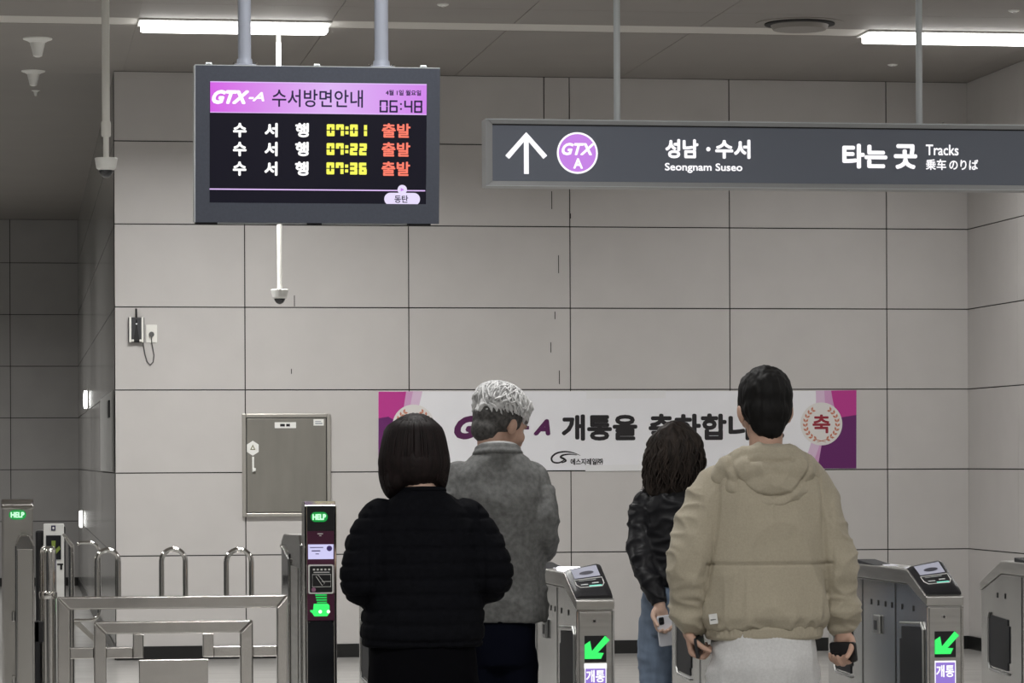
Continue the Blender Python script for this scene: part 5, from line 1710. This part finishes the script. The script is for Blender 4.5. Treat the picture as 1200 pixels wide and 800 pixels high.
def dispC(p, n):
    d = 0.005 * ridge(nz(p, 5, 5, 4, 2.0)) + 0.004 * nz(p, 8, 8, 5, 4.0)
    if abs(p.x) > 0.155 and p.z < 1.36:
        d += 0.009 * ridge(nz(p, 6, 6, 15, 3.0))
    if n.y < 0:
        d -= 0.005 * bump(p.x, 0.0, 0.004) * (1 if p.z < 1.40 else 0) * (2.0 if p.z < 1.06 else 0.5)
        d += 0.006 * ridge(nz(p, 7, 5, 5, 9.0)) * (1 if p.z > 1.1 else 0.4)
    d -= 0.006 * bump(abs(p.x), 0.148 + (1.40 - p.z) * 0.05, 0.006) * (1 if 1.12 < p.z < 1.43 else 0)
    return d


mb = MB()
rings(mb, [(0.0, 0, 0.885, 0.168, 0.128), (0.0, 0, 0.93, 0.170, 0.130), (0, 0, 1.06, 0.160, 0.122), (0, 0, 1.20, 0.166, 0.124), (0, 0, 1.32, 0.172, 0.120), (0, -0.005, 1.395, 0.158, 0.100), (0, -0.01, 1.445, 0.110, 0.086), (0, -0.015, 1.485, 0.072, 0.07)])
limb(mb, [(-0.135, 0, 1.385), (-0.165, -0.01, 1.31), (-0.188, -0.035, 1.185), (-0.15, 0.08, 1.14), (-0.095, 0.22, 1.155)], [0.062, 0.064, 0.058, 0.054, 0.045], 22, 6)
limb(mb, [(0.120, 0, 1.385), (0.138, -0.01, 1.31), (0.150, -0.035, 1.20), (0.145, 0.08, 1.14), (0.115, 0.20, 1.12)], [0.060, 0.061, 0.057, 0.053, 0.045], 22, 6)
jC = fuse('blazer', mb, M_tweed, pC, 0.0075, 3, dispC)
mb = MB()
cr_ = [(0.071 * math.cos(a), -0.012 + 0.067 * math.sin(a), 1.492 - 0.012 * math.sin(a) - (0.03 if math.sin(a) > 0.4 else 0)) for a in [2 * math.pi * i / 28 for i in range(28)]]
mb.tube(cr_, 0.012, 10, closed=True)
mb.tube([(p[0] * 1.13, p[1] * 1.16 - 0.002, p[2] - 0.017) for p in cr_], 0.011, 10, closed=True)
fuse('collar', mb, M_tweed, jC, 0.005, 2)
mb = MB(); mb.tube([(0.064 * math.cos(a), -0.012 + 0.060 * math.sin(a), 1.502 - 0.012 * math.sin(a)) for a in [2 * math.pi * i / 28 for i in range(28)]], 0.007, 8, closed=True)
mb.build('shirt_collar', mat('pale_shirt', (0.5, 0.5, 0.5), 0.8), jC, smooth=True, angle=80)
trousers(pC, M_dkblue, [(0.005, 0, 0.94, 0.122, 0.104), (0.005, 0, 0.87, 0.126, 0.112), (0.005, -0.005, 0.80, 0.126, 0.112), (0.005, 0, 0.73, 0.122, 0.104)], 0.07, 0.06, 0.078, 0.07, 0.062,
         lambda p, n: 0.005 * ridge(nz(p, 9, 9, 5, 2.0)))
shoes(pC, 0.07, M_shoe, M_sole)
mb = MB()
for c0_, r_ in (((0, -0.035, 0.020), (0.079, 0.080, 0.080)), ((0, -0.062, -0.035), (0.060, 0.044, 0.052)), ((-0.064, -0.01, 0.02), (0.017, 0.045, 0.05)), ((0.064, -0.004, 0.022), (0.0175, 0.045, 0.045))):
    ell(mb, hpt(c0_, hcC, RC), r_, RC)
fuse('side_hair', mb, M_greyh, pC, 0.0055, 3, lambda p, n: 0.003 * nz(p, 80, 80, 40, 2.0))
mb = MB()
for c0_, r_ in (((0, -0.018, 0.068), (0.086, 0.104, 0.074)), ((0, -0.060, 0.042), (0.074, 0.060, 0.055)), ((0, 0.045, 0.085), (0.070, 0.060, 0.045))):
    ell(mb, hpt(c0_, hcC, RC), r_, RC)


def disp_wavy(p, n):
    q = RC.inverted() @ (p - hcC)
    w_ = nz(q, 20, 20, 20, 3.0)
    return 0.009 * math.sin((q.y * 1.0 + q.z * 0.8 + 0.016 * w_) * 330 + 6 * nz(q, 26, 26, 26, 7.0)) * 0.6 + 0.006 * nz(q, 70, 70, 70, 1.0)


hC = fuse('silver_hair', mb, M_silver, pC, 0.0048, 3, disp_wavy)
mb = MB(); paths = []
rnd = random.Random(9)
for i in range(330):
    a = rnd.uniform(0, 2 * math.pi); q = rnd.uniform(0.05, 0.97)
    cs, sn_ = math.cos(a), math.sin(a)

    def surf(q, lift):
        return hpt((0.088 * q * cs * lift, -0.018 + 0.106 * q * sn_ * lift, 0.068 + 0.076 * math.sqrt(max(0, 1 - q * q)) * lift), hcC, RC)
    L_ = 0.30
    sw = rnd.uniform(-0.25, 0.25)
    p0_ = surf(q, 1.0)
    a2 = a + sw; cs, sn_ = math.cos(a2), math.sin(a2); p1_ = surf(min(1, q + 0.14), 1.07)
    a2 = a + sw * 2.2; cs, sn_ = math.cos(a2), math.sin(a2); p2_ = surf(min(1, q + 0.30), 1.05) + Vector((0, 0, -0.012 if q > 0.7 else 0))
    a2 = a + sw * 2.8; cs, sn_ = math.cos(a2), math.sin(a2); p3_ = surf(min(1, q + 0.42), 1.01) + Vector((0, 0, -0.035 if q > 0.6 else 0))
    paths.append([p0_, p1_, p2_, p3_])
strands(mb, paths, 0.0052, 0.0012)
mb.build('hair_locks', M_silver, hC, smooth=True, angle=80)

# ---- person with long wavy hair beyond the gates
M_satin = mat('black_satin', (0.007, 0.007, 0.009), spec=0.25, rough=0.46, nscale=10, namt=0.1)
M_denim = mat('blue_denim', (0.155, 0.205, 0.285), rough=0.85, nscale=9, namt=0.22, stretch=(2, 2, 0.6), bump=0.15, bscale=260)
pD = person('person', 'person with long wavy dark hair in a black jacket and blue jeans beyond the gates', 790, 13.1, -14)
hcD = Vector((0.008, 0.02, 1.478)); RD = Rot(-8, -14, 0)
wDl, wDr = (-0.052, -0.160, 0.862), (0.17, 0.12, 0.95)
bD = make_body(pD, M_skin2, hcD, RD, 0.96, (0.0, -0.015, 1.345),
               [(0, 0, 0.84, 0.115, 0.09), (0, 0, 1.03, 0.105, 0.08), (0, 0, 1.2, 0.125, 0.085), (0, -0.01, 1.30, 0.10, 0.065), (0, -0.01, 1.36, 0.05, 0.05)],
               [([(-0.128, 0, 1.30), (-0.136, -0.055, 1.09), wDl], [0.042, 0.035, 0.025]), ([(0.128, 0, 1.30), (0.16, -0.04, 1.09), wDr], [0.042, 0.035, 0.025])],
               [dict(wrist=wDl, a=(0.10, 0.05, -1), c=(0.55, -0.80, 0), curl=(34, 46, 34), side=1, sc=0.95), dict(wrist=wDr, a=(-0.1, 0.5, -0.8), c=(-0.9, 0, 0.1), curl=(22, 38, 30), side=-1, sc=0.92)],
               0.075, 0.85, 0.075)
face_details(hcD, RD, bD, 0.96)
mb = MB()
rings(mb, [(0.01, 0, 0.93, 0.132, 0.108), (0.005, 0, 0.97, 0.140, 0.120), (0, 0, 1.08, 0.132, 0.114), (0, 0, 1.2, 0.138, 0.112), (0, -0.005, 1.275, 0.132, 0.098), (0, -0.01, 1.32, 0.095, 0.08), (0, -0.012, 1.36, 0.062, 0.06)])
limb(mb, [(-0.112, 0, 1.278), (-0.128, -0.01, 1.21), (-0.136, -0.055, 1.09), (-0.098, -0.115, 0.97), (-0.058, -0.155, 0.888)], [0.056, 0.058, 0.054, 0.048, 0.036], 20, 6)
limb(mb, [(0.112, 0, 1.278), (0.14, -0.01, 1.21), (0.162, -0.035, 1.09), (0.17, 0.05, 1.0), (0.17, 0.11, 0.96)], [0.056, 0.058, 0.054, 0.048, 0.038], 20, 6)
jD = fuse('jacket', mb, M_satin, pD, 0.0075, 3, lambda p, n: 0.009 * ridge(nz(p, 7, 7, 15, 3.0)) + 0.006 * ridge(nz(p, 13, 13, 20, 1.0)) - 0.005)
for pts in ([(-0.062, -0.150, 0.898), (-0.054, -0.158, 0.866)], [(0.17, 0.105, 0.965), (0.17, 0.118, 0.945)]):
    mb = MB(); limb(mb, pts, [0.035, 0.031], 18, 3, ends=False)
    mb.build('cuff', M_satin, jD, smooth=True)
trousers(pD, M_denim, [(0, 0, 0.97, 0.118, 0.095), (0, 0, 0.90, 0.128, 0.108), (0, -0.005, 0.82, 0.134, 0.115), (0, 0, 0.74, 0.134, 0.105)], 0.075, 0.06, 0.080, 0.066, 0.055,
         lambda p, n: 0.005 * ridge(nz(p, 9, 9, 8, 2.0)) + 0.004 * ridge(nz(p, 7, 7, 22, 6.0)))
shoes(pD, 0.075, M_wshoe, M_sole)
mb = MB()
for c0_, r_ in (((0, -0.02, 0.035), (0.092, 0.108, 0.098)), ((-0.005, -0.055, -0.05), (0.105, 0.070, 0.105)), ((-0.02, -0.075, -0.12), (0.095, 0.046, 0.075)), ((-0.075, 0.0, -0.06), (0.036, 0.055, 0.09)), ((0.072, -0.005, -0.06), (0.040, 0.055, 0.10)), ((0, 0.03, 0.07), (0.078, 0.07, 0.05))):
    ell(mb, hpt(c0_, hcD, Rot(-8, 0, 0)), r_, Rot(-8, 0, 0))
hD = fuse('long_hair', mb, M_wave, pD, 0.006, 3, lambda p, n: 0.015 * nz(p, 20, 20, 11, 2.0) + 0.008 * nz(p, 45, 45, 16, 5.0))
mb = MB(); paths = []
rnd = random.Random(21)
for i in range(190):
    a = rnd.uniform(math.radians(160), math.radians(380))
    cs, sn_ = math.cos(a), math.sin(a)
    ph = rnd.uniform(0, 6.28); am = rnd.uniform(0.006, 0.018)
    zb = rnd.uniform(1.315, 1.375)
    rx, ry = 0.096, 0.108
    P_ = [(hcD.x + rx * 0.3 * cs, hcD.y - 0.02 + ry * 0.3 * sn_, hcD.z + 0.128)]
    K_ = 8
    for k in range(1, K_):
        t_ = k / (K_ - 1)
        z = hcD.z + 0.095 + (zb - hcD.z - 0.095) * t_
        sp_ = 0.78 + 0.36 * min(1, t_ * 2.2) + (0.12 * t_ if cs > 0.3 else 0.05 * t_) - 0.12 * max(0, t_ - 0.8)
        P_.append((hcD.x + rx * sp_ * cs + am * math.sin(ph + t_ * 11) - 0.012 * t_, hcD.y - 0.02 + ry * sp_ * sn_ * (1 - 0.1 * t_), z + am * 0.4 * math.cos(ph + t_ * 9)))
    paths.append(P_)
strands(mb, paths, 0.0085, 0.0016)
mb.build('hair_strands', M_wave, hD, smooth=True, angle=80)
M_pale = mat('pale_phone_case', (0.66, 0.67, 0.72), rough=0.3)
phone(pD, 'pale phone held low in the hand of the person with long wavy hair', wDl, (0.10, 0.05, -1), (0.55, -0.80, 0), M_pale, (0.068, 0.125, 0.009), da=0.105, dc=0.0225, db=0.0, along=True)
